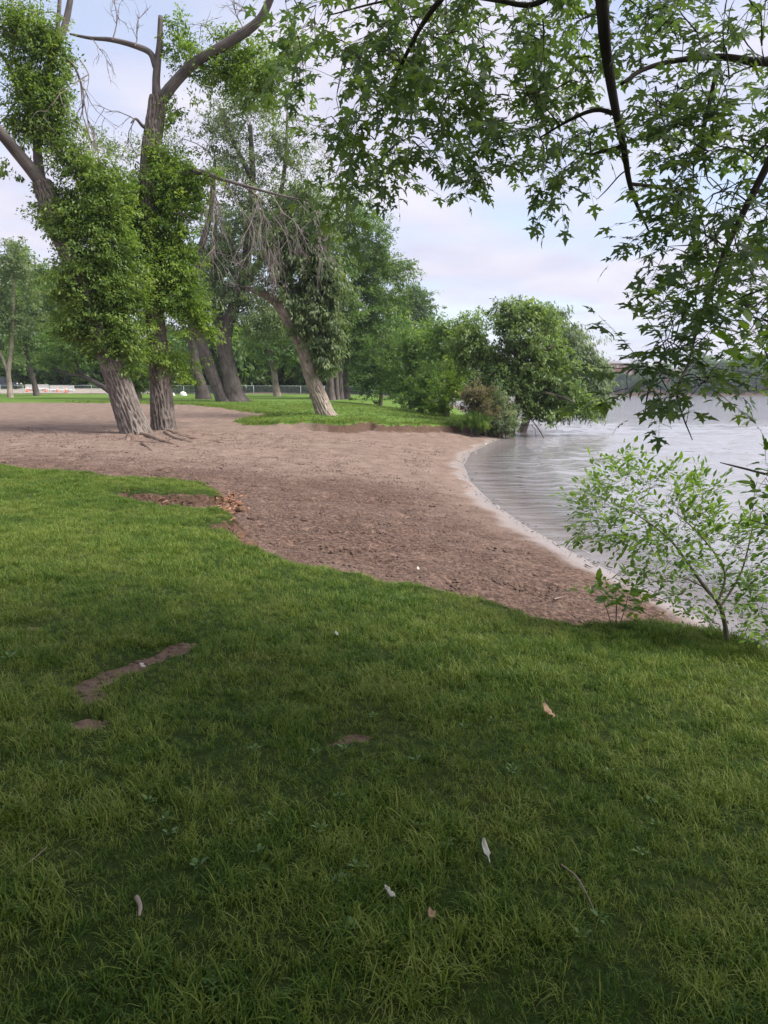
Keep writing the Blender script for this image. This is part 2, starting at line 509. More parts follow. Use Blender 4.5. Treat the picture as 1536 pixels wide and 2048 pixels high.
def plain_mat(name, col, rough=0.6, metal=0.0, var=0.12, scale=6.0, bump=0.0, spec=0.4, coat=0.0):
    m, nt, N, L, out = new_mat(name)
    g = nd(N, 'ShaderNodeTexCoord')
    n1 = nd(N, 'ShaderNodeTexNoise', Scale=scale, Detail=5.0)
    L.new(g.outputs['Object'], n1.inputs['Vector'])
    c = np.array(col)
    r = ramp(N, [(0.3, tuple(c * (1 - var))), (0.7, tuple(np.minimum(c * (1 + var), 1)))])
    L.new(n1.outputs[0], r.inputs[0])
    p = nd(N, 'ShaderNodeBsdfPrincipled', Roughness=rough, Metallic=metal)
    p.inputs['Specular IOR Level'].default_value = spec
    p.inputs['Coat Weight'].default_value = coat
    L.new(r.outputs[0], p.inputs['Base Color'])
    if bump:
        bp = nd(N, 'ShaderNodeBump', Strength=bump, Distance=0.02)
        L.new(n1.outputs[0], bp.inputs['Height']); L.new(bp.outputs[0], p.inputs['Normal'])
    L.new(p.outputs[0], out.inputs['Surface'])
    return m

def ground_mat():
    m, nt, N, L, out = new_mat('sand')
    geo = nd(N, 'ShaderNodeNewGeometry')
    damp = nd(N, 'ShaderNodeAttribute', attribute_name='damp')
    wet_sheen = nd(N, 'ShaderNodeAttribute', attribute_name='wet_sheen')
    soil = nd(N, 'ShaderNodeAttribute', attribute_name='soil')
    n1 = nd(N, 'ShaderNodeTexNoise', Scale=2.0, Detail=8.0, Roughness=0.62)
    n2 = nd(N, 'ShaderNodeTexNoise', Scale=14.0, Detail=6.0, Roughness=0.6)
    n3 = nd(N, 'ShaderNodeTexNoise', Scale=55.0, Detail=3.0)
    for n in (n1, n2, n3): L.new(geo.outputs['Position'], n.inputs['Vector'])
    dry = ramp(N, [(0.3, (0.165, 0.117, 0.094)), (0.7, (0.28, 0.207, 0.168))])
    dmp = ramp(N, [(0.40, (0.06, 0.037, 0.030)), (0.5, (0.115, 0.073, 0.055)), (0.62, (0.22, 0.148, 0.115))])
    L.new(n1.outputs[0], dry.inputs[0]); 
    av = nd(N, 'ShaderNodeMixRGB', blend_type='MIX'); av.inputs[0].default_value = 0.75
    L.new(n1.outputs[0], av.inputs[1]); L.new(n2.outputs[0], av.inputs[2])
    L.new(av.outputs[0], dmp.inputs[0])
    mx = nd(N, 'ShaderNodeMixRGB'); L.new(damp.outputs['Fac'], mx.inputs[0]); L.new(dry.outputs[0], mx.inputs[1]); L.new(dmp.outputs[0], mx.inputs[2])
    # wet washed sand at the water's edge, sky reflection painted into its pale colour
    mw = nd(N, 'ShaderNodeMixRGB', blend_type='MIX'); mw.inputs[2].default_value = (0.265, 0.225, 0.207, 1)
    L.new(wet_sheen.outputs['Fac'], mw.inputs[0]); L.new(mx.outputs[0], mw.inputs[1])
    sl = ramp(N, [(0.3, (0.035, 0.022, 0.015)), (0.7, (0.13, 0.075, 0.05))]); L.new(n2.outputs[0], sl.inputs[0])
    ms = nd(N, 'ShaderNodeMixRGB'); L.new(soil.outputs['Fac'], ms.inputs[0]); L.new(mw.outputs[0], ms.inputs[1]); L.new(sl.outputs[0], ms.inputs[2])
    p = nd(N, 'ShaderNodeBsdfPrincipled')
    L.new(ms.outputs[0], p.inputs['Base Color'])
    rr = nd(N, 'ShaderNodeMapRange'); rr.inputs['To Min'].default_value = 0.95; rr.inputs['To Max'].default_value = 0.32
    L.new(wet_sheen.outputs['Fac'], rr.inputs[0]); L.new(rr.outputs[0], p.inputs['Roughness'])
    sp = nd(N, 'ShaderNodeMapRange'); sp.inputs['To Min'].default_value = 0.1; sp.inputs['To Max'].default_value = 1.0
    L.new(wet_sheen.outputs['Fac'], sp.inputs[0]); L.new(sp.outputs[0], p.inputs['Specular IOR Level'])
    ad = nd(N, 'ShaderNodeMath', operation='MULTIPLY_ADD'); ad.inputs[1].default_value = 0.25
    L.new(n3.outputs[0], ad.inputs[0]); L.new(n2.outputs[0], ad.inputs[2])
    inv = nd(N, 'ShaderNodeMapRange'); inv.inputs['To Min'].default_value = 0.9; inv.inputs['To Max'].default_value = 0.08
    L.new(wet_sheen.outputs['Fac'], inv.inputs[0])
    bp = nd(N, 'ShaderNodeBump', Distance=0.08)
    L.new(inv.outputs[0], bp.inputs['Strength']); L.new(ad.outputs[0], bp.inputs['Height']); L.new(bp.outputs[0], p.inputs['Normal'])
    L.new(p.outputs[0], out.inputs['Surface'])
    return m
def turf_mat(name, c1, c2, c3, fine=40.0):
    m, nt, N, L, out = new_mat(name)
    geo = nd(N, 'ShaderNodeNewGeometry')
    n1 = nd(N, 'ShaderNodeTexNoise', Scale=0.45, Detail=5.0, Roughness=0.6)
    n2 = nd(N, 'ShaderNodeTexNoise', Scale=fine, Detail=5.0, Roughness=0.7)
    for n in (n1, n2): L.new(geo.outputs['Position'], n.inputs['Vector'])
    av = nd(N, 'ShaderNodeMixRGB'); av.inputs[0].default_value = 0.5
    L.new(n1.outputs[0], av.inputs[1]); L.new(n2.outputs[0], av.inputs[2])
    r = ramp(N, [(0.36, c1), (0.5, c2), (0.66, c3)]); L.new(av.outputs[0], r.inputs[0])
    p = nd(N, 'ShaderNodeBsdfPrincipled', Roughness=0.95); p.inputs['Specular IOR Level'].default_value = 0.1
    L.new(r.outputs[0], p.inputs['Base Color'])
    bp = nd(N, 'ShaderNodeBump', Strength=0.8, Distance=0.04); L.new(n2.outputs[0], bp.inputs['Height']); L.new(bp.outputs[0], p.inputs['Normal'])
    L.new(p.outputs[0], out.inputs['Surface'])
    return m
def blade_mat():
    m, nt, N, L, out = new_mat('grass_blade')
    geo = nd(N, 'ShaderNodeNewGeometry'); oi = nd(N, 'ShaderNodeObjectInfo'); a = nd(N, 'ShaderNodeAttribute', attribute_name='tint')
    n1 = nd(N, 'ShaderNodeTexNoise', Scale=0.9, Detail=4.0, Roughness=0.6); L.new(geo.outputs['Position'], n1.inputs['Vector'])
    s1 = nd(N, 'ShaderNodeMath', operation='MULTIPLY_ADD'); s1.inputs[1].default_value = 0.35; L.new(oi.outputs['Random'], s1.inputs[0])
    n6 = nd(N, 'ShaderNodeTexNoise', Scale=5.0, Detail=3.0); L.new(geo.outputs['Position'], n6.inputs['Vector'])
    pm = nd(N, 'ShaderNodeMath', operation='MULTIPLY_ADD'); pm.inputs[1].default_value = 0.9; L.new(n1.outputs[0], pm.inputs[0])
    pn_ = nd(N, 'ShaderNodeMath', operation='MULTIPLY_ADD'); pn_.inputs[1].default_value = 0.7; pn_.inputs[2].default_value = -0.30; L.new(n6.outputs[0], pn_.inputs[0])
    L.new(pn_.outputs[0], pm.inputs[2]); L.new(pm.outputs[0], s1.inputs[2])
    s2 = nd(N, 'ShaderNodeMath', operation='MULTIPLY_ADD'); s2.inputs[1].default_value = 0.6; L.new(a.outputs['Fac'], s2.inputs[0]); L.new(s1.outputs[0], s2.inputs[2])
    mr = nd(N, 'ShaderNodeMapRange'); mr.inputs['From Min'].default_value = 0.6; mr.inputs['From Max'].default_value = 1.3; L.new(s2.outputs[0], mr.inputs[0])
    r = ramp(N, [(0.0, (0.038, 0.105, 0.012)), (0.4, (0.11, 0.185, 0.022)), (0.74, (0.21, 0.27, 0.042)), (1.0, (0.25, 0.29, 0.075))])
    L.new(mr.outputs[0], r.inputs[0])
    p = nd(N, 'ShaderNodeBsdfPrincipled', Roughness=0.5); p.inputs['Specular IOR Level'].default_value = 0.3
    L.new(r.outputs[0], p.inputs['Base Color'])
    t = nd(N, 'ShaderNodeBsdfTranslucent'); L.new(r.outputs[0], t.inputs['Color'])
    mx = N.new('ShaderNodeMixShader'); mx.inputs[0].default_value = 0.4
    L.new(p.outputs[0], mx.inputs[1]); L.new(t.outputs[0], mx.inputs[2]); L.new(mx.outputs[0], out.inputs['Surface'])
    return m
def water_mat():
    m, nt, N, L, out = new_mat('lake_water')
    geo = nd(N, 'ShaderNodeNewGeometry')
    deep = nd(N, 'ShaderNodeAttribute', attribute_name='deep')
    mp = nd(N, 'ShaderNodeMapping'); mp.inputs['Scale'].default_value = (0.55, 1.5, 1); mp.inputs['Rotation'].default_value = (0, 0, 0.12)
    L.new(geo.outputs['Position'], mp.inputs[0])
    n1 = nd(N, 'ShaderNodeTexNoise', Scale=1.1, Detail=5.0, Roughness=0.5, Distortion=0.3); L.new(mp.outputs[0], n1.inputs['Vector'])
    n2 = nd(N, 'ShaderNodeTexNoise', Scale=0.12, Detail=3.0); L.new(mp.outputs[0], n2.inputs['Vector'])
    bs = nd(N, 'ShaderNodeMapRange'); bs.inputs['From Min'].default_value = 0.35; bs.inputs['From Max'].default_value = 0.65
    bs.inputs['To Min'].default_value = 0.35; bs.inputs['To Max'].default_value = 0.75
    L.new(n2.outputs[0], bs.inputs[0])
    bp = nd(N, 'ShaderNodeBump', Distance=0.26); L.new(bs.outputs[0], bp.inputs['Strength']); L.new(n1.outputs[0], bp.inputs['Height'])
    p = nd(N, 'ShaderNodeBsdfPrincipled', Roughness=0.05, IOR=1.333)
    p.inputs['Base Color'].default_value = (0.25, 0.243, 0.252, 1)
    L.new(deep.outputs['Fac'], p.inputs['Alpha'])
    L.new(bp.outputs[0], p.inputs['Normal'])
    gl_ = nd(N, 'ShaderNodeBsdfGlossy', Roughness=0.06); L.new(bp.outputs[0], gl_.inputs['Normal'])
    L.new(p.outputs[0], out.inputs['Surface'])
    return m
def fence_mat():
    return plain_mat('galvanised_wire', (0.32, 0.36, 0.36), 0.5, 0.4)

M_SAND = ground_mat()
M_TURF = turf_mat('turf', (0.016, 0.030, 0.007), (0.032, 0.052, 0.012), (0.065, 0.07, 0.025), 30.0)
M_FTURF = turf_mat('far_turf', (0.075, 0.135, 0.026), (0.105, 0.18, 0.034), (0.15, 0.20, 0.05), 7.0)
M_BLADE = blade_mat()
M_WATER = water_mat()
M_BARK = bark_mat('ash_bark', (0.105, 0.087, 0.076), (0.235, 0.20, 0.178), 11.0, 0.6)
M_BARKD = bark_mat('dark_bark', (0.055, 0.045, 0.042), (0.15, 0.125, 0.115), 7.0, 0.9)
M_BARKP = bark_mat('pale_bark', (0.20, 0.16, 0.135), (0.40, 0.335, 0.28), 9.0, 0.9)
M_BARKM = bark_mat('maple_bark', (0.04, 0.033, 0.032), (0.10, 0.085, 0.08), 30.0, 0.6, dist=0.006)
M_DEAD = bark_mat('dead_twig', (0.12, 0.10, 0.09), (0.22, 0.19, 0.175), 14.0, 0.2)
M_ROOT = bark_mat('root_bark', (0.09, 0.062, 0.047), (0.24, 0.17, 0.135), 14.0, 0.5)
M_LIMB_BACKLIT = bark_mat('limb_bark_backlit', (0.07, 0.06, 0.056), (0.155, 0.135, 0.125), 11.0, 0.6)  # darker copy of the ash bark, painting in the limbs' backlit look
LF_ASH = leaf_mat('ash_leaf', (0.08, 0.14, 0.032), (0.165, 0.255, 0.056), (0.28, 0.37, 0.09))
LF_LIME = leaf_mat('lime_leaf', (0.095, 0.17, 0.03), (0.185, 0.29, 0.05), (0.31, 0.41, 0.08))
LF_DARK = leaf_mat('dark_leaf', (0.05, 0.1, 0.03), (0.098, 0.175, 0.05), (0.165, 0.25, 0.07))
LF_MID = leaf_mat('mid_leaf', (0.07, 0.135, 0.036), (0.13, 0.22, 0.06), (0.22, 0.31, 0.09))
LF_WILL = leaf_mat('willow_leaf', (0.11, 0.16, 0.095), (0.19, 0.25, 0.155), (0.32, 0.38, 0.27))
LF_GREY = leaf_mat('grey_green_leaf', (0.08, 0.125, 0.06), (0.155, 0.215, 0.098), (0.25, 0.31, 0.16))
LF_RUST = leaf_mat('russet_leaf', (0.1, 0.09, 0.06), (0.175, 0.155, 0.1), (0.25, 0.235, 0.15))
LF_MAPLE = leaf_mat('maple_leaf', (0.065, 0.115, 0.06), (0.115, 0.18, 0.085), (0.18, 0.255, 0.08), 0.5)
LF_SAP = leaf_mat('sapling_leaf', (0.075, 0.15, 0.026), (0.145, 0.255, 0.038), (0.25, 0.36, 0.06), 0.42)
LF_ELDER = leaf_mat('elder_leaf', (0.085, 0.145, 0.05), (0.165, 0.245, 0.085), (0.28, 0.36, 0.13))
LF_FAR = leaf_mat('far_leaf', (0.04, 0.085, 0.03), (0.075, 0.135, 0.045), (0.11, 0.18, 0.06))

# ------------------------------------------------------------------ ground, lawns, water
def axis(parts):
    out = [parts[0][0]]
    for a, b, s0, s1 in parts:
        x = a; L = b - a
        while x < b - 1e-6:
            t = (x - a) / L
            x += s0 * (1 - t) + s1 * t
            out.append(min(x, b))
    o = np.unique(np.round(np.array(out), 4))
    return o
def grid_mesh(mb, xs, ys, zf, keep=None, **kw):
    X, Y = np.meshgrid(xs, ys)
    x = X.ravel(); y = Y.ravel()
    Z = zf(x, y)
    nx, ny = len(xs), len(ys)
    i = np.arange(ny - 1)[:, None] * nx + np.arange(nx - 1)[None]
    q = np.stack([i, i + 1, i + nx + 1, i + nx], -1).reshape(-1, 4)
    V = np.stack([x, y, Z], 1)
    if keep is not None:
        k = keep(x, y)
        q = q[k[q].any(1)]
        use = np.unique(q)
        mp = np.full(len(V), -1); mp[use] = np.arange(len(use))
        V = V[use]; q = mp[q]
    mb.add(V, q, **kw)
    return V
def set_attr(me, name, val):
    a = me.attributes.new(name, 'FLOAT', 'POINT'); a.data.foreach_set('value', np.asarray(val, np.float32))

xs = np.concatenate([-axis([(14, 40, 0.14, 0.7), (40, 160, 0.8, 8), (160, 900, 12, 100)])[::-1], axis([(-14, -8, 0.13, 0.085), (-8, 7, 0.085, 0.085)])[1:], axis([(7, 60, 0.1, 3), (60, 1200, 6, 120)])[1:]])
ys = np.concatenate([-axis([(-4, 60, 0.5, 8), (60, 250, 20, 60)])[::-1], axis([(4, 16, 0.065, 0.075), (16, 42, 0.085, 0.25), (42, 120, 0.35, 2.0), (120, 700, 3, 30), (700, 1100, 60, 100)])[1:]])
mb = MB()
V = grid_mesh(mb, xs, ys, ground_z, lambda a, b: ~((lawn_sd(a, b) > 0.6) & (patch_sd(a, b) > 0.5) & (b > 1.0) & (a > -14)))   # no second skin under the lawn
me = mb.mesh('ground', M_SAND)
g0, s0 = G0(V[:, 0], V[:, 1])
x, y = V[:, 0], V[:, 1]
sl = lawn_sd(x, y); sf = far_sd(x, y)
damp_line = path_on_lawn([(-200, 925), (0, 930), (250, 945), (450, 980), (620, 985), (700, 1060), (850, 1120), (1000, 1170), (1150, 1230)])
dl = line_dist(x, y, damp_line)
damp = np.clip(sstep(6.0, 0.8, dl + 1.6 * fbm(x, y, 0.45, 3, 61)) * 0.9 + 0.25 * fbm(x, y, 0.8, 3, 62), 0, 1)
wet_sheen = sstep(0.52, 0.08, s0 + 0.30 * fbm(x, y, 1.1, 3, 63) + 0.08 * fbm(x, y, 5, 2, 64)) * sstep(-0.8, -0.1, s0) * 0.9  # wet margin mask, also carrying the painted sky reflection
edge = sstep(0.12, 0.03, np.abs(sl + 0.04)) * sstep(3.0, 5.0, y)
edge = np.maximum(edge, sstep(0.30, 0.14, np.abs(sf + 0.13)) * sstep(-4, -2, x) * sstep(60, 50, y))
soil = np.clip(np.maximum(edge * 0.85, np.maximum(sstep(100, 112, y) * 0.7, sstep(-0.3, -4, s0))), 0, 1)
soil = np.clip(np.maximum(soil, sstep(250, 300, y)), 0, 1)
soil = np.maximum(soil, 0.35 * sstep(0.2, 1.0, sl))
set_attr(me, 'damp', damp); set_attr(me, 'wet_sheen', wet_sheen); set_attr(me, 'soil', soil)
link('ground', me, None, 'structure')

# near lawn
lx = axis([(-16, -9, 0.2, 0.08), (-9, 6.5, 0.075, 0.075)])
ly = axis([(-12, 0, 0.6, 0.12), (0, 19, 0.07, 0.09)])
mb = MB()
VL = grid_mesh(mb, lx, ly, lambda a, b: lawn_z(a, b)[0], lambda a, b: lawn_sd(a, b) > -0.12)
lawn_me = mb.mesh('lawn', M_TURF)
link('lawn', lawn_me, None, 'structure')
# far lawn
fx = axis([(-140, -35, 6, 1.2), (-35, 9, 0.28, 0.2)]); fy = axis([(28, 50, 0.16, 0.3), (50, 105, 0.5, 2)])
mb = MB()
VF = grid_mesh(mb, fx, fy, lambda a, b: far_z(a, b)[0], lambda a, b: far_sd(a, b) > -0.3)
far_me = mb.mesh('far_lawn', M_FTURF)
link('far_lawn', far_me, None, 'structure')
# gravel car park beyond the fence
mb = MB()
grid_mesh(mb, axis([(-150, -19, 1.5, 1.0)]), axis([(103.5, 121, 0.5, 0.5)]), lambda a, b: ground_z(a, b) + 0.05 + 0.02 * fbm(a, b, 0.8, 2, 71))
mb.build('gravel_car_park', plain_mat('gravel', (0.34, 0.29, 0.25), 0.95, 0, 0.2, 1.2), None, True, 'structure')
# lake
wx = np.concatenate([axis([(-140, -3, 12, 0.5)]), axis([(-3, 14, 0.11, 0.15), (14, 60, 0.25, 3.0), (60, 1190, 5, 110)])[1:]])
wy = np.concatenate([axis([(-60, 4, 6, 0.3)]), axis([(4, 45, 0.07, 0.12), (45, 110, 0.2, 2.5), (110, 470, 4, 25)])[1:]])
def water_z(a, b):
    s = -poly_sd(a, b, WATER)
    amp = 0.006 + 0.045 * sstep(-0.2, -3.0, s)
    fade = sstep(75, 25, b)
    ph = s * 5.2 + 1.6 * fbm(a, b, 0.35, 2, 81)
    w1 = (1 - 1.6 * np.abs(np.sin(ph * 0.5))) * (0.75 + 0.8 * fbm(a, b, 0.5, 2, 82)) * sstep(-9, -2, s) * 0.75
    w2 = fbm(a * 0.5, b * 1.4, 1.2, 3, 83) * 1.7 * sstep(-1, -5, s)
    wk = np.sin(2.4 * (a * 0.25 + b) + 2.0 * fbm(a, b, 0.22, 2, 84)) * 0.5 * sstep(-2, -6, s)
    return ZW + amp * fade * (w1 + w2 + wk)
mb = MB()
VW = grid_mesh(mb, wx, wy, water_z, lambda a, b: poly_sd(a, b, WATER) > -0.6)
wme = mb.mesh('lake', M_WATER)
sw = -poly_sd(VW[:, 0], VW[:, 1], WATER)
set_attr(wme, 'deep', np.clip(0.45 + 0.55 * sstep(0.1, -2.6, sw), 0, 1))
link('lake', wme, None, 'structure')
# foam line at the lap of the water
SH = catmull([(p[0], p[1], 0) for p in SHORE[2:]], 700)[:, :2]
tg = unit(np.gradient(SH, axis=0)); nr = np.stack([-tg[:, 1], tg[:, 0]], 1)
mb = MB()
for off, wmax, sd in ((0.03, 0.03, 91), (-0.2, 0.016, 92)):
    c = SH + nr * (off + 0.07 * fbm(SH[:, 0], SH[:, 1], 1.4, 3, sd))[:, None] * (1 if WATER else 1)
    wdt = np.maximum(0.0, wmax * (-0.1 + 2.0 * fbm(SH[:, 0], SH[:, 1], 0.9, 5, sd + 20, 0.7)))[:, None]
    a = c - nr * wdt; b = c + nr * wdt
    za = np.maximum(ground_z(a[:, 0], a[:, 1]), ZW + 0.006) + 0.008; zb = np.maximum(ground_z(b[:, 0], b[:, 1]), ZW + 0.006) + 0.008
    zc = np.maximum(za, zb) + 0.004
    n = len(c)
    VV = np.vstack([np.c_[a, za], np.c_[c, zc], np.c_[b, zb]])
    i = np.arange(n - 1)
    ok = (wdt[:-1, 0] > 0.003) & (wdt[1:, 0] > 0.003)
    i = i[ok]
    mb.add(VV, np.vstack([np.stack([i, i + 1, i + n + 1, i + n], 1), np.stack([i + n, i + n + 1, i + 2 * n + 1, i + 2 * n], 1)]))
o = mb.build('shore_foam', plain_mat('foam', (0.33, 0.31, 0.30), 0.5, 0, 0.3, 8.0), None, True, 'stuff')
tag(o, 'thin pale foam line where the lake laps the sand', 'foam')

# ------------------------------------------------------------------ grass blades on the near lawn
def clump(seed, nb, rad, h, wid, lean):
    r = np.random.default_rng(seed); mbx = MB()
    for i in range(nb):
        a = r.random() * 6.283; q = rad * math.sqrt(r.random())
        p = np.array([math.cos(a) * q, math.sin(a) * q, -0.008])
        b = r.random() * 6.283; hh = h * (0.45 + 0.75 * r.random()); ln = lean * (0.3 + r.random()) * hh
        d = np.array([math.cos(b), math.sin(b), 0]); s = np.array([-d[1], d[0], 0]) * wid * (0.6 + 0.7 * r.random()) * 0.5
        m1 = p + d * ln * 0.3 + np.array([0, 0, hh * 0.55]); m2 = p + d * ln * 0.75 + np.array([0, 0, hh * 0.88]); tp = p + d * ln * 1.25 + np.array([0, 0, hh * (1.0 - 0.12 * lean)])
        mbx.add([p - s, p + s, m1 + s, m1 - s, m2 + s * 0.7, m2 - s * 0.7, tp], [[0, 1, 2, 3], [3, 2, 4, 5]], [[5, 4, 6]], tint=np.clip(0.45 + 0.22 * r.normal(), 0, 1))
    me_ = mbx.mesh('grass_clump', M_BLADE)
    ob = bpy.data.objects.new('grass_clump', me_)
    return ob
CLUMPS = [clump(100, 18, 0.045, 0.055, 0.0036, 0.8), clump(101, 16, 0.05, 0.045, 0.0035, 1.1), clump(102, 20, 0.04, 0.065, 0.0034, 0.7),
          clump(103, 14, 0.05, 0.05, 0.004, 1.3), clump(104, 16, 0.045, 0.04, 0.0034, 0.9)]
def scatter_group(name, objs, density, smin, smax, tilt, seed):
    ng = bpy.data.node_groups.new(name, 'GeometryNodeTree')
    ng.interface.new_socket('Geometry', in_out='INPUT', socket_type='NodeSocketGeometry')
    ng.interface.new_socket('Geometry', in_out='OUTPUT', socket_type='NodeSocketGeometry')
    N, L = ng.nodes, ng.links
    gi = N.new('NodeGroupInput'); go = N.new('NodeGroupOutput')
    dp = N.new('GeometryNodeDistributePointsOnFaces'); dp.distribute_method = 'RANDOM'; dp.inputs['Seed'].default_value = seed
    na = N.new('GeometryNodeInputNamedAttribute'); na.data_type = 'FLOAT'; na.inputs['Name'].default_value = 'dens'
    mu = N.new('ShaderNodeMath'); mu.operation = 'MULTIPLY'; mu.inputs[1].default_value = density
    L.new(na.outputs['Attribute'], mu.inputs[0]); L.new(mu.outputs[0], dp.inputs['Density'])
    L.new(gi.outputs[0], dp.inputs['Mesh'])
    jn = N.new('GeometryNodeJoinGeometry')
    for ob in objs:
        oi = N.new('GeometryNodeObjectInfo'); oi.inputs['Object'].default_value = ob; oi.inputs['As Instance'].default_value = True
        L.new(oi.outputs['Geometry'], jn.inputs[0])
    ip = N.new('GeometryNodeInstanceOnPoints'); ip.inputs['Pick Instance'].default_value = True
    L.new(dp.outputs['Points'], ip.inputs['Points']); L.new(jn.outputs[0], ip.inputs['Instance'])
    rv = N.new('FunctionNodeRandomValue'); rv.data_type = 'FLOAT_VECTOR'
    rv.inputs[0].default_value = (-tilt, -tilt, 0); rv.inputs[1].default_value = (tilt, tilt, 6.283)
    L.new(rv.outputs[0], ip.inputs['Rotation'])
    rs = N.new('FunctionNodeRandomValue'); rs.data_type = 'FLOAT'; rs.inputs[2].default_value = smin; rs.inputs[3].default_value = smax
    hb = N.new('GeometryNodeInputNamedAttribute'); hb.data_type = 'FLOAT'; hb.inputs['Name'].default_value = 'hgt'
    m2 = N.new('ShaderNodeMath'); m2.operation = 'MULTIPLY'
    L.new(rs.outputs[1], m2.inputs[0]); L.new(hb.outputs['Attribute'], m2.inputs[1]); L.new(m2.outputs[0], ip.inputs['Scale'])
    L.new(ip.outputs[0], go.inputs[0])
    return ng
def scatter(name, me_, dens, hgt, objs, density, smin, smax, tilt, seed, label, cat):
    me_ = me_.copy(); me_.name = name
    set_attr(me_, 'dens', dens); set_attr(me_, 'hgt', hgt)
    o_ = link(name, me_, None, 'stuff')
    md = o_.modifiers.new('scatter', 'NODES'); md.node_group = scatter_group(name, objs, density, smin, smax, tilt, seed)
    return tag(o_, label, cat)
x, y = VL[:, 0], VL[:, 1]
slv = np.minimum(lawn_sd(x, y), patch_sd(x, y))
view = sstep(1.9, 1.4, np.abs(x + 0.2) - 0.6 * np.maximum(y, 0) - 0.6) * sstep(0.2, 0.8, y)
thin = np.clip(0.95 + 0.7 * fbm(x, y, 2.4, 3, 121) + 1.3 * fbm(x, y, 7.0, 2, 127), 0.65, 1.6)
dens = sstep(-0.03, 0.10, slv + 0.05 * fbm(x, y, 14, 2, 126)) * view * thin
hg = np.clip(0.80 + 0.5 * fbm(x, y, 3.2, 3, 122) + 0.55 * fbm(x, y, 7.0, 2, 127) + 0.25 * fbm(x, y, 0.6, 2, 123), 0.66, 1.28) * (0.75 + 0.25 * sstep(0, 0.4, slv))
hg = hg * (1 + 0.5 * sstep(1.0, 3.0, x) * sstep(0.9, 0.2, np.abs(slv)))
scatter('grass', lawn_me, dens, hg, CLUMPS, 780.0, 0.55, 1.15, 0.28, 5, 'mown green grass of the near lawn beside the beach', 'grass')
x, y = VF[:, 0], VF[:, 1]
sfv = far_sd(x, y)
dens = sstep(0.0, 0.25, sfv) * sstep(70, 44, y) * sstep(-26, -22, x) * (1 + 2.5 * sstep(1.0, 0.2, sfv))
hg = 1.0 + 0.5 * fbm(x, y, 1.2, 3, 124) + 0.9 * sstep(0.9, 0.1, sfv)
scatter('far_grass', far_me, dens, hg, CLUMPS, 26.0, 1.0, 2.0, 0.3, 6, 'short green grass of the far lawn beyond the sand', 'grass')

# clods and lumps of trampled sand
def clod(seed, sz):
    r = np.random.default_rng(seed)
    v = []; 
    for zt, rad, n in ((-0.4, 0.9, 6), (0.15, 1.0, 6), (0.6, 0.55, 6)):
        for k in range(n): 
            a = k / n * 6.283 + r.random() * 0.4; q = rad * (0.7 + 0.5 * r.random())
            v.append([math.cos(a) * q, math.sin(a) * q * 0.85, zt * (0.8 + 0.4 * r.random())])
    v.append([0, 0, 0.75])
    q = [[i, (i + 1) % 6, 6 + (i + 1) % 6, 6 + i] for i in range(6)] + [[6 + i, 6 + (i + 1) % 6, 12 + (i + 1) % 6, 12 + i] for i in range(6)]
    t = [[12 + i, 12 + (i + 1) % 6, 18] for i in range(6)]
    mbx = MB().add(np.array(v) * np.array([sz, sz, sz * 0.6]), q, t)
    return bpy.data.objects.new('sand_clod', mbx.mesh('sand_clod', M_CLOD))
M_CLOD = plain_mat('clod', (0.11, 0.071, 0.056), 0.95, 0, 0.4, 25.0, 0.5)
CL = [clod(1, 0.028), clod(2, 0.02), clod(3, 0.035)]
bx = axis([(-14, -3, 0.3, 0.15), (-3, 1, 0.08, 0.15), (1, 7, 0.2, 0.3)]); by = axis([(2.2, 6, 0.08, 0.12), (6, 30, 0.2, 0.4)])
mb = MB(); VB = grid_mesh(mb, bx, by, lambda a, b: ground_z(a, b) - 0.004)
bme = mb.mesh('clod_base', M_SAND)
x, y = VB[:, 0], VB[:, 1]
slb = lawn_sd(x, y); sb = G0(x, y)[1]
dlb = line_dist(x, y, damp_line)
dens = sstep(0.0, -0.15, slb) * sstep(0.6, 1.6, sb) * np.clip(0.25 + sstep(6.5, 1.0, dlb) + 0.8 * fbm(x, y, 0.9, 3, 131), 0, 1.5)
dens = dens + 2.5 * sstep(0.02, -0.02, patch_sd(x, y)) * sstep(0, 0.3, slb)
scatter('sand_clods', bme, dens, np.ones(len(x)), CL, 300.0, 0.25, 1.15, 0.4, 9, 'small dark clods of trampled damp sand on the beach', 'sand')

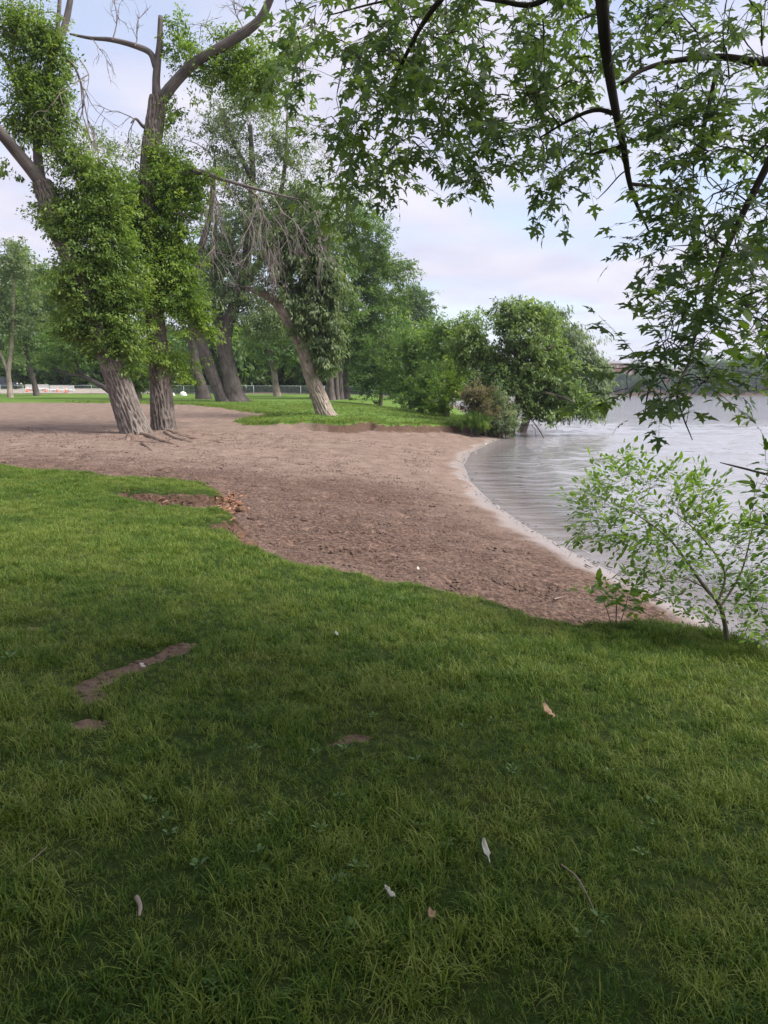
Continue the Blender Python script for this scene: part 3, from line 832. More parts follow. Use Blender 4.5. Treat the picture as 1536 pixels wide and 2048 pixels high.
# ------------------------------------------------------------------ trees
def px_path(pts, D, dD=0.0):
    n = len(pts)
    return [at(a, b, D + dD * i / max(1, n - 1)) for i, (a, b) in enumerate(pts)]
def ells_px(blobs, D, depth=1.0, off=0.0):
    out = []
    for b in blobs:
        cx, cy, rx, ry_ = b[:4]; w = b[4] if len(b) > 4 else 1.0; dd = b[5] if len(b) > 5 else 0.0
        c = at(cx, cy, D + off + dd)
        out.append([*c, pxm(rx, D), pxm(rx, D) * depth, pxm(ry_, D), w])
    return out
def tree(name, label, cat, base_px, trunks, blobs, leaf, bark, D=None, limbs=(), nclump=900, per=40, csize=0.3, lsize=0.11, width=0.45, droop=0.35,
         ridge=None, seg=12, flare=0.35, depth=1.0, gap=0.0, twig_r=0.02, ntwig=120, group=None, hollow=0.45, dead=None, roots=None, off=0.0, lean=0.0):
    b = hit(*base_px)
    if D is None: D = b[1]
    else:
        b = at(base_px[0], base_px[1], D); 
    b = np.array([b[0], b[1], stand(b[0], b[1])])
    dz = b[2] - at(base_px[0], base_px[1], D)[2]
    root = thing(name, label, cat, b, 0, group)
    pool = Pool()
    for t in trunks:
        pts, rad = t
        P = px_path(pts, D, lean)
        P[0] = P[0] + np.array([0, 0, dz - 0.15])
        m_ = MB()
        nn = int(max(14, np.linalg.norm(P[-1] - P[0]) / (0.05 if ridge else 0.35)))
        Q = tube(m_, P, [pxm(r, D) for r in rad], 150 if ridge else seg, nn, b, 0.5, flare, ridge, wob=0.10)
        m_.build('trunk', bark, root); pool.put(Q[len(Q) // 4:])
    for pts, rad, dd in limbs:
        P = px_path(pts, D, dd); m_ = MB()
        Q = tube(m_, P, [pxm(r, D) * (0.76 if bark is M_BARK else 1.0) for r in rad], 10, max(12, len(pts) * 5), b, 0.5, wob=0.12)
        m_.build('limb', M_LIMB_BACKLIT if bark is M_BARK else bark, root); pool.put(Q)
    E = ells_px(blobs, D, depth, off)
    cr_ = MB()
    C = foliage(cr_, E, nclump, per, csize, lsize, width, droop, hollow, b, gap)
    cr_.build('crown', leaf, root, True, 'stuff')
    tw = MB()
    pick = C[rng.choice(len(C), min(ntwig, len(C)), replace=False)]
    grow_twigs(tw, pool, pick, twig_r, b)
    tw.build('twigs', bark, root, True, 'stuff')
    if dead:
        dm = MB()
        for (pa, pb, ln_, r_, dp_, dr_, kd_) in dead:
            a = at(pa[0], pa[1], D); c = at(pb[0], pb[1], D) + rng.normal(size=3) * np.array([0, 0.5, 0])
            dead_twigs(dm, a, c - a, ln_, r_, b, dp_, dr_, kd_)
        dm.build('dead_twigs', M_DEAD, root, True, 'stuff')
    if roots:
        for pts, r_ in roots:
            R = []
            for a, c in pts:
                h = hit(a, c); R.append(h + np.array([0, 0, -r_ * 0.15]))
            R[-1][2] -= r_ * 1.2
            m_ = MB(); tube(m_, R, np.linspace(r_, r_ * 0.35, len(R)), 8, len(R) * 5, b, 0.5, wob=0.45)
            m_.build('root', M_ROOT, root)
    return root

# the two big trees on the beach
tree('leaning_tree', 'big tree with ridged bark leaning over the sand, forked high and leafy around its trunk', 'tree', (268, 866),
     [([(279, 884), (270, 862), (251, 810), (233, 755), (213, 700), (186, 630), (160, 560), (138, 500), (118, 455), (97, 400), (84, 365)], [31, 26.5, 24.5, 23.5, 22, 20.5, 21, 20, 20, 19, 17])],
     [(75, 80, 40, 60, .7), (85, 190, 48, 70), (105, 250, 38, 50, .8), (50, 245, 36, 45, .6), (120, 110, 30, 50, .5), (25, 330, 30, 36, .5), (10, 40, 40, 60, .3),
      (95, 420, 32, 40, .6), (130, 440, 50, 60), (185, 430, 55, 70), (205, 520, 66, 74), (150, 560, 48, 64), (178, 640, 46, 52), (240, 610, 48, 80), (236, 690, 46, 42), (160, 660, 30, 34), (205, 355, 45, 45, .6), (250, 735, 20, 25, .5), (165, 320, 55, 45, .45), (230, 400, 34, 50, .6), (55, 150, 44, 50, .45), (35, 60, 44, 50, .45), (125, 320, 30, 40, .4)],
     LF_ASH, M_BARK, nclump=2400, per=42, csize=0.32, lsize=0.125, flare=0.16, ridge=(0.065, 17, 6.5), depth=0.8, gap=0.12, twig_r=0.022, ntwig=260,
     limbs=[([(88, 372), (55, 330), (25, 295), (0, 265), (-40, 215), (-80, 140), (-100, 40)], [18, 16, 14, 13, 11, 8, 5], -2.0),
            ([(82, 366), (75, 310), (76, 265), (86, 200), (98, 150), (112, 100), (130, 50), (142, -10), (150, -80)], [14, 11, 10, 10, 9.5, 9, 8, 7, 5], 1.5),
            ([(110, 105), (116, 50), (120, -20), (118, -80)], [6, 5, 4, 2], 0.5),
            ([(-40, 60), (0, 105), (20, 140), (36, 192), (24, 215), (5, 245)], [4, 4, 3.6, 3, 2.4, 1.2], 0.2),
            ([(120, 112), (145, 128), (160, 160), (168, 200), (160, 240)], [3.2, 2.8, 2.2, 1.6, 1.0], 0.3)],
     dead=[((150, 135), (175, 220), 3.0, 0.02, 2, 0.9, 4), ((165, 180), (160, 300), 2.8, 0.018, 2, 0.9, 4), ((160, 120), (215, 200), 3.0, 0.018, 2, 0.5, 4), ((130, 40), (60, 0), 2.5, 0.02, 2, 0.0, 4),
           ((36, 190), (0, 160), 1.8, 0.016, 2, 0.2, 4), ((160, 290), (185, 380), 2.4, 0.015, 2, 1.0, 5), ((25, 140), (10, 60), 1.5, 0.015, 2, 0.0, 3), ((110, 60), (20, 10), 2.5, 0.02, 2, 0.0, 4)],
     roots=[([(262, 872), (256, 878), (250, 886)], 0.16), ([(285, 868), (320, 880), (345, 888), (375, 892)], 0.13), ([(285, 888), (300, 898), (318, 913)], 0.07), ([(262, 882), (282, 884), (320, 886), (336, 888)], 0.06)])
tree('upright_tree', 'big upright tree with ridged bark, broken top and a dead drooping limb', 'tree', (328, 858),
     [([(331, 876), (327, 856), (323, 800), (319, 740), (313, 680), (307, 600), (303, 520), (300, 450), (298, 380), (300, 320), (308, 260), (317, 195)], [30, 22.5, 20.5, 19.5, 18, 16, 15, 16, 16, 16, 16, 15])],
     [(345, 705, 46, 38), (376, 655, 44, 52), (400, 660, 26, 36, .8), (350, 590, 50, 56), (292, 650, 26, 56, .6), (345, 520, 48, 66), (348, 440, 44, 56), (278, 470, 36, 66), (272, 560, 32, 56), (345, 372, 46, 40), (385, 350, 50, 26, .6),
      (315, 330, 30, 36, .6), (256, 420, 32, 46, .7), (338, 225, 20, 22, .3), (365, 755, 26, 16, .4), (365, 90, 30, 60, .35), (420, 140, 50, 34, .4), (480, 120, 50, 36, .5), (540, 150, 40, 40, .5), (580, 90, 40, 40, .4), (455, 75, 30, 20, .3), (330, 300, 34, 40, .4), (290, 400, 30, 50, .5), (400, 390, 34, 36, .35), (510, 170, 60, 40, .35)],
     LF_LIME, M_BARK, nclump=2200, per=42, csize=0.30, lsize=0.125, flare=0.16, ridge=(0.065, 16, 6.5), depth=0.8, gap=0.12, twig_r=0.02, ntwig=260,
     limbs=[([(316, 215), (312, 170), (314, 130), (319, 90), (321, 32)], [14, 10, 9, 8, 5.5], 0.0),
            ([(320, 205), (345, 170), (385, 128), (440, 95), (490, 64), (520, 38), (540, 0), (565, -60)], [15, 13, 12, 11.5, 10.5, 9.5, 8.5, 6], -1.5),
            ([(312, 135), (300, 106), (270, 92), (225, 80), (180, 76), (140, 68)], [8, 7.5, 6.5, 5.5, 4, 2.5], 0.8),
            ([(303, 395), (330, 364), (365, 347), (405, 345), (450, 360), (520, 380), (580, 395), (625, 402)], [9, 8.5, 7.5, 6.5, 4.5, 3.2, 2.4, 1.2], -0.8),
            ([(300, 262), (285, 252), (272, 238), (262, 246)], [4, 4, 3, 1.5], -0.6), ([(312, 435), (340, 428), (366, 428), (385, 440)], [3, 2.4, 1.8, 1.0], -0.9)],
     dead=[((410, 345), (470, 420), 3.0, 0.022, 3, 0.9, 5), ((450, 360), (480, 460), 3.2, 0.022, 3, 1.0, 5), ((500, 375), (540, 480), 3.2, 0.02, 3, 1.0, 5), ((540, 385), (600, 450), 2.8, 0.02, 3, 0.9, 5), ((580, 395), (640, 470), 2.4, 0.018, 3, 0.9, 4),
           ((430, 352), (440, 500), 3.6, 0.02, 2, 1.2, 5), ((470, 365), (560, 400), 3.0, 0.022, 3, 0.6, 5), ((520, 380), (520, 520), 3.0, 0.018, 2, 1.2, 5), ((560, 390), (640, 380), 2.2, 0.016, 2, 0.4, 4),
           ((225, 80), (260, 30), 1.8, 0.018, 2, -0.2, 5), ((270, 92), (300, 40), 1.6, 0.016, 2, -0.2, 4), ((180, 76), (200, 130), 1.5, 0.015, 2, 0.5, 4), ((440, 95), (400, 30), 1.8, 0.018, 2, -0.2, 4), ((490, 64), (440, 0), 1.8, 0.016, 2, -0.2, 4),
           ((270, 240), (220, 220), 1.5, 0.015, 2, 0.2, 4), ((268, 242), (240, 300), 1.3, 0.014, 2, 0.7, 4), ((520, 40), (470, 10), 1.5, 0.014, 2, 0.0, 4)],
     roots=[([(338, 862), (375, 872), (420, 868), (465, 862)], 0.10), ([(345, 866), (380, 876), (420, 877), (452, 876)], 0.07), ([(332, 866), (350, 876), (380, 884), (405, 890)], 0.12), ([(425, 882), (440, 885), (455, 884)], 0.045)])

# the cluster beyond the sand
tree('twin_stemmed_tree', 'old grey tree with one stem upright and one leaning, ringed by worn grass', 'tree', (462, 803),
     [([(476, 808), (468, 788), (458, 745), (449, 700), (452, 660), (472, 600), (490, 540), (500, 450), (505, 350), (500, 250)], [20, 16, 15, 15, 13, 11, 10, 8, 6, 3.5]),
      ([(454, 808), (441, 786), (426, 752), (413, 716), (396, 668), (384, 610), (395, 520), (420, 430), (430, 320)], [16, 13, 12.5, 12, 10, 8, 7, 5, 3])],
     [(430, 250, 50, 70, .35), (500, 220, 60, 70, .45), (560, 280, 55, 80, .5), (470, 330, 60, 60, .5), (600, 350, 40, 60, .6), (520, 430, 76, 70, .8), (440, 480, 56, 70, .7), (560, 500, 60, 60), (470, 580, 56, 46), (540, 640, 66, 50), (420, 610, 40, 40, .7), (330, 300, 40, 60, .25), (240, 300, 50, 40, .25), (190, 290, 30, 30, .2), (590, 450, 50, 60, .8), (470, 500, 60, 60, .7)],
     LF_GREY, M_BARKD, nclump=2100, per=34, csize=0.5, lsize=0.22, width=0.4, depth=1.0, gap=0.12, twig_r=0.03, ntwig=260,
     limbs=[([(450, 690), (440, 650), (432, 600), (428, 540), (432, 430)], [12, 10, 8, 6, 3], 1.0), ([(480, 580), (520, 520), (550, 440), (570, 330), (575, 220)], [8, 7, 5, 4, 2], 1.5), ([(505, 360), (470, 290), (440, 220)], [5, 3.5, 1.5], -1.0)],
     dead=[((520, 520), (600, 420), 6, 0.04, 3, 0.2, 5), ((575, 240), (620, 230), 4, 0.03, 2, 0.2, 5), ((570, 330), (640, 300), 5, 0.03, 3, 0.2, 5), ((440, 650), (500, 620), 4, 0.06, 1, -0.4, 3), ((430, 430), (400, 330), 5, 0.03, 2, 0.0, 5), ((500, 250), (460, 150), 5, 0.03, 2, -0.1, 5)])
tree('dark_trunk_tree', 'dark trunked tree standing close behind the twin stemmed grey tree', 'tree', (404, 795),
     [([(408, 800), (401, 772), (393, 745), (386, 700), (385, 620), (400, 520)], [14, 11, 10.5, 10, 8, 4])], [(390, 600, 46, 60), (420, 520, 50, 60), (360, 560, 40, 50)],
     LF_DARK, M_BARKD, D=72, nclump=420, per=30, csize=0.55, lsize=0.26, gap=0.1, ntwig=60)
tree('straight_tree', 'slender straight tree alone on the grass before the chain link fence', 'tree', (553, 791),
     [([(555, 794), (551, 770), (547, 735), (540, 690), (545, 620)], [7.5, 6, 5.5, 5, 2])], [(548, 690, 56, 42), (600, 700, 40, 34), (520, 650, 40, 40), (575, 640, 46, 40)],
     LF_MID, M_BARKP, D=88, nclump=480, per=28, csize=0.6, lsize=0.3, gap=0.12, ntwig=60, limbs=[([(549, 745), (540, 725), (532, 690)], [4, 3, 2], 0.5)])
tree('pale_leaning_tree', 'pale barked tree leaning steeply across the far lawn with grey green foliage', 'tree', (650, 829),
     [([(656, 838), (649, 826), (636, 790), (623, 755), (606, 700), (591, 665), (570, 630), (546, 600), (520, 585), (492, 575)], [22, 16, 14.5, 13.5, 11.5, 10.5, 9, 7.5, 6, 3])],
     [(642, 560, 44, 54), (622, 640, 38, 54, .9), (656, 650, 30, 56), (648, 715, 26, 34), (612, 500, 44, 46), (575, 470, 46, 46, .6), (665, 590, 24, 50), (640, 450, 50, 50, .8), (600, 400, 40, 40, .5), (665, 690, 18, 40, .7), (605, 640, 30, 46, .35, -.4), (575, 590, 44, 40, .5), (560, 540, 50, 46, .5)],
     LF_GREY, M_BARKP, nclump=1300, per=28, csize=0.32, lsize=0.21, width=0.36, droop=0.9, gap=0.1, twig_r=0.022, ntwig=200, flare=0.2, ridge=(0.055, 15, 6.5), depth=0.8,
     limbs=[([(604, 695), (612, 640), (612, 570), (600, 490), (585, 420)], [8, 7, 6, 5, 2], 0.6), ([(612, 600), (640, 540), (655, 470)], [5, 4, 2], -0.6)],
     dead=[((570, 630), (520, 560), 2.5, 0.03, 2, -0.1, 4), ((546, 600), (500, 520), 2.6, 0.025, 2, -0.1, 4), ((500, 578), (430, 560), 1.8, 0.02, 2, 0.3, 4)])
k = 0
for bx_, by_, rr, bl, lab in (
        (662, 800, 7.0, [(700, 430, 56, 46), (650, 410, 46, 36), (690, 520, 46, 46), (700, 600, 40, 40)], 'tall tree with the stoutest stem of the row past the picnic table'),
        (675, 800, 4.5, [(740, 490, 46, 46), (720, 560, 50, 46), (680, 640, 36, 40)], 'slim tree tucked beside the stoutest stem of the row past the picnic table'),
        (682, 797, 5.0, [(770, 530, 40, 36, .8), (800, 545, 28, 34, .7), (760, 610, 40, 50), (720, 660, 46, 40)], 'dark slim tree half hidden in the row past the picnic table'),
        (694, 797, 5.5, [(730, 700, 50, 44), (770, 680, 40, 40), (790, 600, 26, 30, .6)], 'dark straight tree closing the row nearest the bank bushes')):
    Dk = 72 + k * 2.5
    tree('bank_row_tree', lab, 'tree', (bx_, by_), [([(bx_, by_ + 3), (bx_ - 2, by_ - 30), (bx_ - 1, by_ - 70), (bx_ + 15, by_ - 150), (bl[0][0], bl[0][1] + 20)], [rr * 1.2, rr, rr * 0.9, rr * 0.7, rr * 0.3])],
         bl, LF_MID if k % 2 == 0 else LF_DARK, M_BARKD, D=Dk, nclump=620, per=32, csize=0.5, lsize=0.24, gap=0.15, ntwig=90, twig_r=0.03, group='row of trees past the picnic table')
    k += 1
tree('distant_tree', 'lone round crowned tree rising against the sky behind the bank bushes', 'tree', (826, 790), [([(826, 796), (826, 720), (828, 660), (830, 620)], [3, 2.4, 1.8, .8])],
     [(830, 606, 36, 26), (812, 638, 24, 18, .7), (850, 636, 18, 18, .6), (826, 580, 12, 12, .4)], LF_DARK, M_BARKD, D=125, nclump=420, per=22, csize=0.6, lsize=0.4, gap=0.3, ntwig=60, twig_r=0.05)
for j, (px_, by_, D_, bl, lf, lab) in enumerate([
        (760, 800, 66, [(765, 720, 46, 50), (745, 760, 40, 36), (790, 690, 40, 36)], LF_DARK, 'dark rounded bank tree beside the eroded bank'),
        (820, 803, 58, [(815, 720, 40, 56), (850, 700, 36, 36), (800, 770, 32, 36)], LF_MID, 'light green bank tree with feathery upright leaves'),
        (880, 806, 50, [(885, 700, 36, 56, .8), (915, 720, 36, 50), (930, 660, 34, 34, .35), (870, 660, 26, 26, .4)], LF_MID, 'loose airy bank tree with sprigs against the sky')]):
    tree('bank_tree', lab, 'tree', (px_, by_), [([(px_, by_ + 4), (px_ + 3, by_ - 40), (px_ + 2, by_ - 90), (px_ + 8, by_ - 130)], [4, 3.4, 2.6, 1])], bl, lf, M_BARKD, D=D_, nclump=520, per=34, csize=0.42, lsize=0.2, gap=0.15, ntwig=80, twig_r=0.025)

def shrub(name, label, blobs, leaf, D, nclump, per=34, csize=0.22, lsize=0.13, width=0.42, droop=0.0, gap=0.05, cat='shrub', group=None, stems=9):
    cx = np.mean([b[0] for b in blobs]); 
    c = at(cx, 800, D); b = np.array([c[0], D, stand(c[0], D)])
    root = thing(name, label, cat, b, 0, group)
    E = ells_px(blobs, D, 0.9)
    m_ = MB(); C = foliage(m_, E, nclump, per, csize, lsize, width, droop, 0.45, b, gap)
    keep = C
    m_.build('foliage', leaf, root, True, 'stuff')
    st = MB()
    for i in range(stems):
        t = C[rng.integers(len(C))]
        a = b + np.array([rng.normal() * 0.2, rng.normal() * 0.2, -0.1])
        tube(st, [a, (a + t) / 2 + np.array([0, 0, 0.15]), t], [0.03, 0.02, 0.008], 5, 8, b)
    st.build('stems', M_BARKD, root, True, 'stuff')
    return root
shrub('lime_shrub', 'bright lime green shrub at the edge of the far lawn', [(852, 785, 34, 34), (832, 802, 26, 18), (866, 765, 26, 30), (815, 790, 20, 26, .6), (850, 740, 20, 26, .4)], LF_MID, 47, 430, gap=.15)
shrub('leafy_shrub', 'low yellow green shrub between the lime shrub and the russet bush', [(890, 798, 30, 26), (908, 770, 24, 30), (880, 816, 26, 10), (895, 740, 20, 26, .5)], LF_LIME, 45, 340, gap=.15)
shrub('russet_shrub', 'russet tinged rounded shrub on the bank above the water', [(962, 805, 38, 30), (950, 790, 22, 20), (975, 825, 36, 26)], LF_RUST, 38.6, 430, csize=0.18, lsize=0.11)
shrub('silvery_shrub', 'grey green shrub overhanging the water line behind the russet one', [(1000, 835, 36, 34), (985, 800, 24, 24), (1010, 850, 24, 20)], LF_WILL, 38.9, 420, csize=0.18, lsize=0.11)
shrub('bank_weeds', 'tall grassy weeds under the russet shrub', [(945, 845, 22, 16), (965, 853, 20, 12)], LF_MID, 37.8, 200, csize=0.12, lsize=0.2, width=0.12, droop=-1.2, cat='weeds')
tree('overhanging_tree', 'broad green tree leaning out over the lake from the bank', 'tree', (1024, 866),
     [([(1014, 874), (1022, 850), (1034, 810), (1042, 770), (1036, 720), (1020, 680), (1025, 630)], [12, 9, 8, 7, 6, 4, 1.5])],
     [(1035, 630, 46, 34), (985, 690, 56, 50), (1060, 700, 66, 60), (1000, 760, 62, 46), (1100, 755, 60, 52), (1130, 800, 50, 30), (930, 705, 36, 46), (945, 650, 36, 30, .35), (1075, 822, 60, 16, .8), (1020, 800, 50, 34), (1090, 650, 36, 30, .7), (1180, 815, 20, 18, .5)],
     LF_ELDER, M_BARKD, D=41, nclump=1700, per=30, csize=0.34, lsize=0.19, gap=0.16, ntwig=260, depth=0.8, twig_r=0.02, droop=0.5,
     limbs=[([(1036, 800), (1070, 785), (1110, 790), (1150, 805)], [5, 4, 3, 1.5], -1.5), ([(1040, 760), (1000, 720), (960, 700)], [5, 4, 2], 0.8), ([(1040, 750), (1080, 710), (1110, 690)], [5, 4, 2], -0.5)],
     dead=[((1030, 850), (1090, 845), 1.6, 0.02, 2, 0.3, 3)])
tree('silver_willow', 'silvery grey green willow sweeping down to the lake beyond the overhanging tree', 'tree', (1040, 863),
     [([(1040, 868), (1060, 820), (1085, 770), (1110, 720), (1125, 680)], [8, 7, 6, 4, 2])],
     [(1115, 680, 46, 42), (1150, 720, 44, 52), (1178, 770, 34, 50), (1196, 800, 22, 34, .9), (1090, 640, 34, 30, .8), (1185, 730, 26, 30, .5), (1140, 790, 40, 40)],
     LF_WILL, M_BARKD, D=45, nclump=1300, per=28, csize=0.32, lsize=0.23, width=0.28, droop=1.1, gap=0.12, ntwig=160, depth=0.8, twig_r=0.02, limbs=[([(1090, 765), (1140, 750), (1180, 770)], [4, 3, 1.5], -0.5)])

# left of the sand, before the fence
tree('forked_slim_tree', 'slim pale forked tree beside the parked pickup', 'tree', (20, 795), [([(21, 799), (19, 770), (17, 745), (23, 700), (26, 640), (28, 560), (30, 500)], [6, 4.6, 4.2, 3.6, 3, 2, 1])],
     [(30, 540, 40, 50, .8), (5, 620, 36, 60, .8), (60, 630, 36, 50, .8), (20, 690, 34, 30, .6), (-30, 560, 40, 60)], LF_GREY, M_BARKP, D=80, nclump=620, per=26, csize=0.6, lsize=0.3, gap=0.3, ntwig=90, limbs=[([(17, 750), (5, 715), (-10, 690), (-30, 640)], [3, 2.6, 2, 1], .5)])
tree('tilted_tree', 'dark trunked tree tilting behind the traffic cones', 'tree', (72, 788), [([(75, 793), (69, 770), (62, 745), (54, 715), (50, 660), (60, 580)], [6.5, 5, 4.8, 4.5, 3.5, 1.5])],
     [(60, 620, 50, 50), (90, 680, 46, 36), (110, 600, 46, 50), (40, 690, 30, 30, .7)], LF_MID, M_BARKD, D=92, nclump=620, per=28, csize=0.65, lsize=0.32, gap=0.1, ntwig=70)
tree('reclining_tree', 'thin tree lying almost flat over the grass with its crown by the cones', 'tree', (232, 800), [([(238, 803), (226, 790), (212, 778), (190, 765), (166, 753), (130, 746), (95, 732)], [6.5, 5.6, 5, 4.6, 4, 2.6, 1.4])],
     [(140, 690, 50, 40), (180, 715, 36, 26), (100, 720, 30, 24, .7), (160, 660, 40, 36)], LF_MID, M_BARKD, D=74, nclump=460, per=28, csize=0.5, lsize=0.26, gap=0.25, ntwig=70, limbs=[([(168, 754), (145, 715), (120, 685)], [3.4, 2.6, 1.2], .6)])
tree('pale_stemmed_tree', 'small leafy tree with a short pale stem on the grass between the two big trees', 'tree', (278, 800), [([(279, 803), (278, 790), (277, 775), (280, 740)], [5.5, 4.6, 4, 2])], [(272, 740, 26, 34), (292, 765, 18, 20), (262, 770, 18, 18)],
     LF_ASH, M_BARKP, D=70, nclump=300, per=30, csize=0.4, lsize=0.2, ntwig=40)

# wood behind the fence: three kinds, copied
def wood_tree(kind, leaf, h, spread, seed):
    root = thing('wood_tree', '', 'tree')
    m_ = MB(); P = [np.array([0, 0, -0.3]), np.array([.2, .1, h * .25]), np.array([-.2, 0, h * .55]), np.array([0.2, .2, h * .9])]
    Q = tube(m_, P, [.38, .28, .2, .05], 8, 14, None, .5, .3); m_.build('trunk', M_BARKD, root)
    pool = Pool(); pool.put(Q[4:])
    E = []
    for i in range(11):
        a = rng.random() * 6.283; r_ = spread * (0.2 + 0.6 * rng.random()); z = h * (0.14 + 0.78 * rng.random())
        q = spread * (0.35 + 0.25 * rng.random()) * (1.15 - 0.5 * z / h)
        E.append([math.cos(a) * r_, math.sin(a) * r_, z, q, q, q * 0.75, 1])
    m_ = MB(); C = foliage(m_, E, 700, 26, 0.6, 0.42, .5, .3, .4, (0, 0, 0), .1); m_.build('crown', leaf, root, True, 'stuff')
    t = MB(); grow_twigs(t, pool, C[rng.choice(len(C), 50, replace=False)], .05, (0, 0, 0)); t.build('twigs', M_BARKD, root, True, 'stuff')
    return root
KINDS = [wood_tree(0, LF_DARK, 15, 4.6, 1), wood_tree(1, LF_MID, 17, 4.4, 2), wood_tree(2, LF_GREY, 16, 4.2, 3)]
KL = ['dense dark green tree of the wood behind the chain link fence', 'mid green tree of the wood behind the chain link fence', 'grey green loose tree of the wood behind the chain link fence']
spots = []
for i, px_ in enumerate(range(-180, 800, 46)):
    D_ = 124 + 9 * rng.random() + (8 if i % 2 else 0)
    top = 470 + 60 * rng.random() if px_ < 190 else 600 + 70 * rng.random()
    spots.append((px_ + rng.normal() * 8, D_, top, i % 3))
used = [False] * 3
for (px_, D_, top, kd) in spots:
    c = at(px_, 783, D_); zb = stand(c[0], c[1]); ht = at(px_, top, D_)[2] - zb
    o = KINDS[kd] if not used[kd] else copy_tree(KINDS[kd])
    used[kd] = True
    o.location = (c[0], c[1], zb); sc_ = ht / (15, 17, 16)[kd]
    o.scale = (max(sc_, .75), max(sc_, .75), sc_); o.rotation_euler = (0, 0, rng.random() * 6.283)
    tag(o, KL[kd], 'tree', 'trees of the wood behind the fence')
# undergrowth shrubs along the back of the fence
def under(leaf):
    root = thing('undergrowth_shrub', '', 'shrub')
    E = [[rng.normal() * 1.2, rng.normal() * 0.8, 0.7 + 2.6 * rng.random(), 1.3, 1.2, 1.0, 1] for i in range(9)]
    m_ = MB(); C = foliage(m_, E, 300, 26, 0.4, 0.34, .5, .2, .4, (0, 0, 0), .05); m_.build('foliage', leaf, root, True, 'stuff')
    t = MB()
    for i in range(6): tube(t, [np.array([rng.normal() * .3, rng.normal() * .3, -.2]), C[i] * .6, C[i]], [.05, .03, .01], 4, 6)
    t.build('stems', M_BARKD, root, True, 'stuff')
    return root
UN = [under(LF_DARK), under(LF_LIME), under(LF_MID)]
UL = ['dark leafy undergrowth shrub along the chain link fence', 'bright green undergrowth shrub along the chain link fence', 'mid green undergrowth shrub along the chain link fence']
used = [False] * 3
for i in range(34):
    px_ = -60 + 27 * i; kd = (0, 2, 0, 2, 0, 1, 0)[i % 7]
    D_ = 121.5 + 3 * rng.random() if px_ < 330 else 106 + 8 * rng.random()
    c = at(px_, 783, D_); zb = stand(c[0], c[1])
    o = UN[kd] if not used[kd] else copy_tree(UN[kd]); used[kd] = True
    o.location = (c[0], c[1], zb); f_ = 1.0 + 0.7 * rng.random(); o.scale = (f_, f_, f_ * (1.0 if px_ < 330 else 1.5)); o.rotation_euler = (0, 0, rng.random() * 6.283)
    tag(o, UL[kd], 'shrub', 'undergrowth along the fence')

# ------------------------------------------------------------------ far shore
def far_tree(leaf, h, sp):
    root = thing('far_shore_tree', '', 'tree')
    m_ = MB(); tube(m_, [np.array([0, 0, -1.0]), np.array([0, 0, h * .6])], [.4, .15], 6, 6); m_.build('trunk', M_BARKD, root)
    E = [[rng.normal() * sp * .4, rng.normal() * sp * .4, h * (.25 + .6 * rng.random()), sp * .6, sp * .6, h * .2, 1] for i in range(8)]
    m_ = MB(); foliage(m_, E, 420, 12, 0.9, 0.95, .6, .2, .4, (0, 0, 0), .05); m_.build('crown', leaf, root, True, 'stuff')
    return root
FT = [far_tree(LF_FAR, 12, 5), far_tree(LF_DARK, 14, 5)]
FL = ['hazy green tree lining the far shore of the lake', 'hazy dark tree on the slope of the far shore']
used = [False] * 2
for i in range(70):
    row = i % 3
    px_ = 1150 + 470 * (i / 70.0) + rng.normal() * 6
    D_ = (456, 474, 512)[row] + rng.random() * 10
    kd = int(row == 2)
    c = at(px_, 783, D_); zb = float(ground_z(np.array([c[0]]), np.array([c[1]]))[0])
    o = FT[kd] if not used[kd] else copy_tree(FT[kd]); used[kd] = True
    f_ = (0.7 + 0.5 * rng.random()) * (0.75, 0.9, 1.0)[row] * (0.85 if px_ < 1380 else 1.15)
    o.location = (c[0], c[1], zb); o.scale = (f_ * 1.1, f_ * 1.1, f_); o.rotation_euler = (0, 0, rng.random() * 6.283)
    tag(o, FL[kd], 'tree', 'trees along the far shore')
M_BRICK = plain_mat('red_brick', (0.26, 0.11, 0.09), 0.9, 0, 0.12, 0.6)
M_PANE = plain_mat('window_pane', (0.35, 0.35, 0.38), 0.15, 0, 0.1, 0.3, spec=0.6)
M_ROOFG = plain_mat('grey_roof', (0.45, 0.43, 0.42), 0.8)
def brick_building(px0, px1, ptop, D, label, nwin, storeys):
    a = at(px0, ptop, D); b = at(px1, ptop, D); w = b[0] - a[0]; zt = a[2]
    cx = (a[0] + b[0]) / 2; zb = float(ground_z(np.array([cx]), np.array([D]))[0]) - 1
    root = thing('brick_building', label, 'building', (cx, D, zb))
    h = zt - zb
    MB().box((0, 6, h / 2), (w, 12, h)).build('wall', M_BRICK, root, False)
    rf = MB().box((0, 6, h + 0.25), (w + 0.8, 12.8, 0.5)).build('roof', M_ROOFG, root, False)
    MB().box((w * 0.2, 6, h + 1.1), (w * 0.22, 5, 1.2)).build('roof_penthouse', M_ROOFG, rf, False)
    fr = MB().box((0, -0.06, 0), (1.5, 0.12, 2.0)).mesh('window', M_ROOFG, False); pn = MB().box((0, -0.13, 0), (1.2, 0.05, 1.7)).mesh('pane', M_PANE, False)
    for s_ in range(storeys):
        for i in range(nwin):
            o_ = link('window', fr, root); o_.location = (-w / 2 + w * (i + .5) / nwin, 0, h - 2.3 - s_ * 3.6)
            link('pane', pn, o_)
    return root
brick_building(1150, 1268, 727, 500, 'long red brick building with rows of windows on the far shore', 9, 3)
brick_building(1335, 1372, 741, 505, 'small red brick building among trees on the far shore', 3, 2)

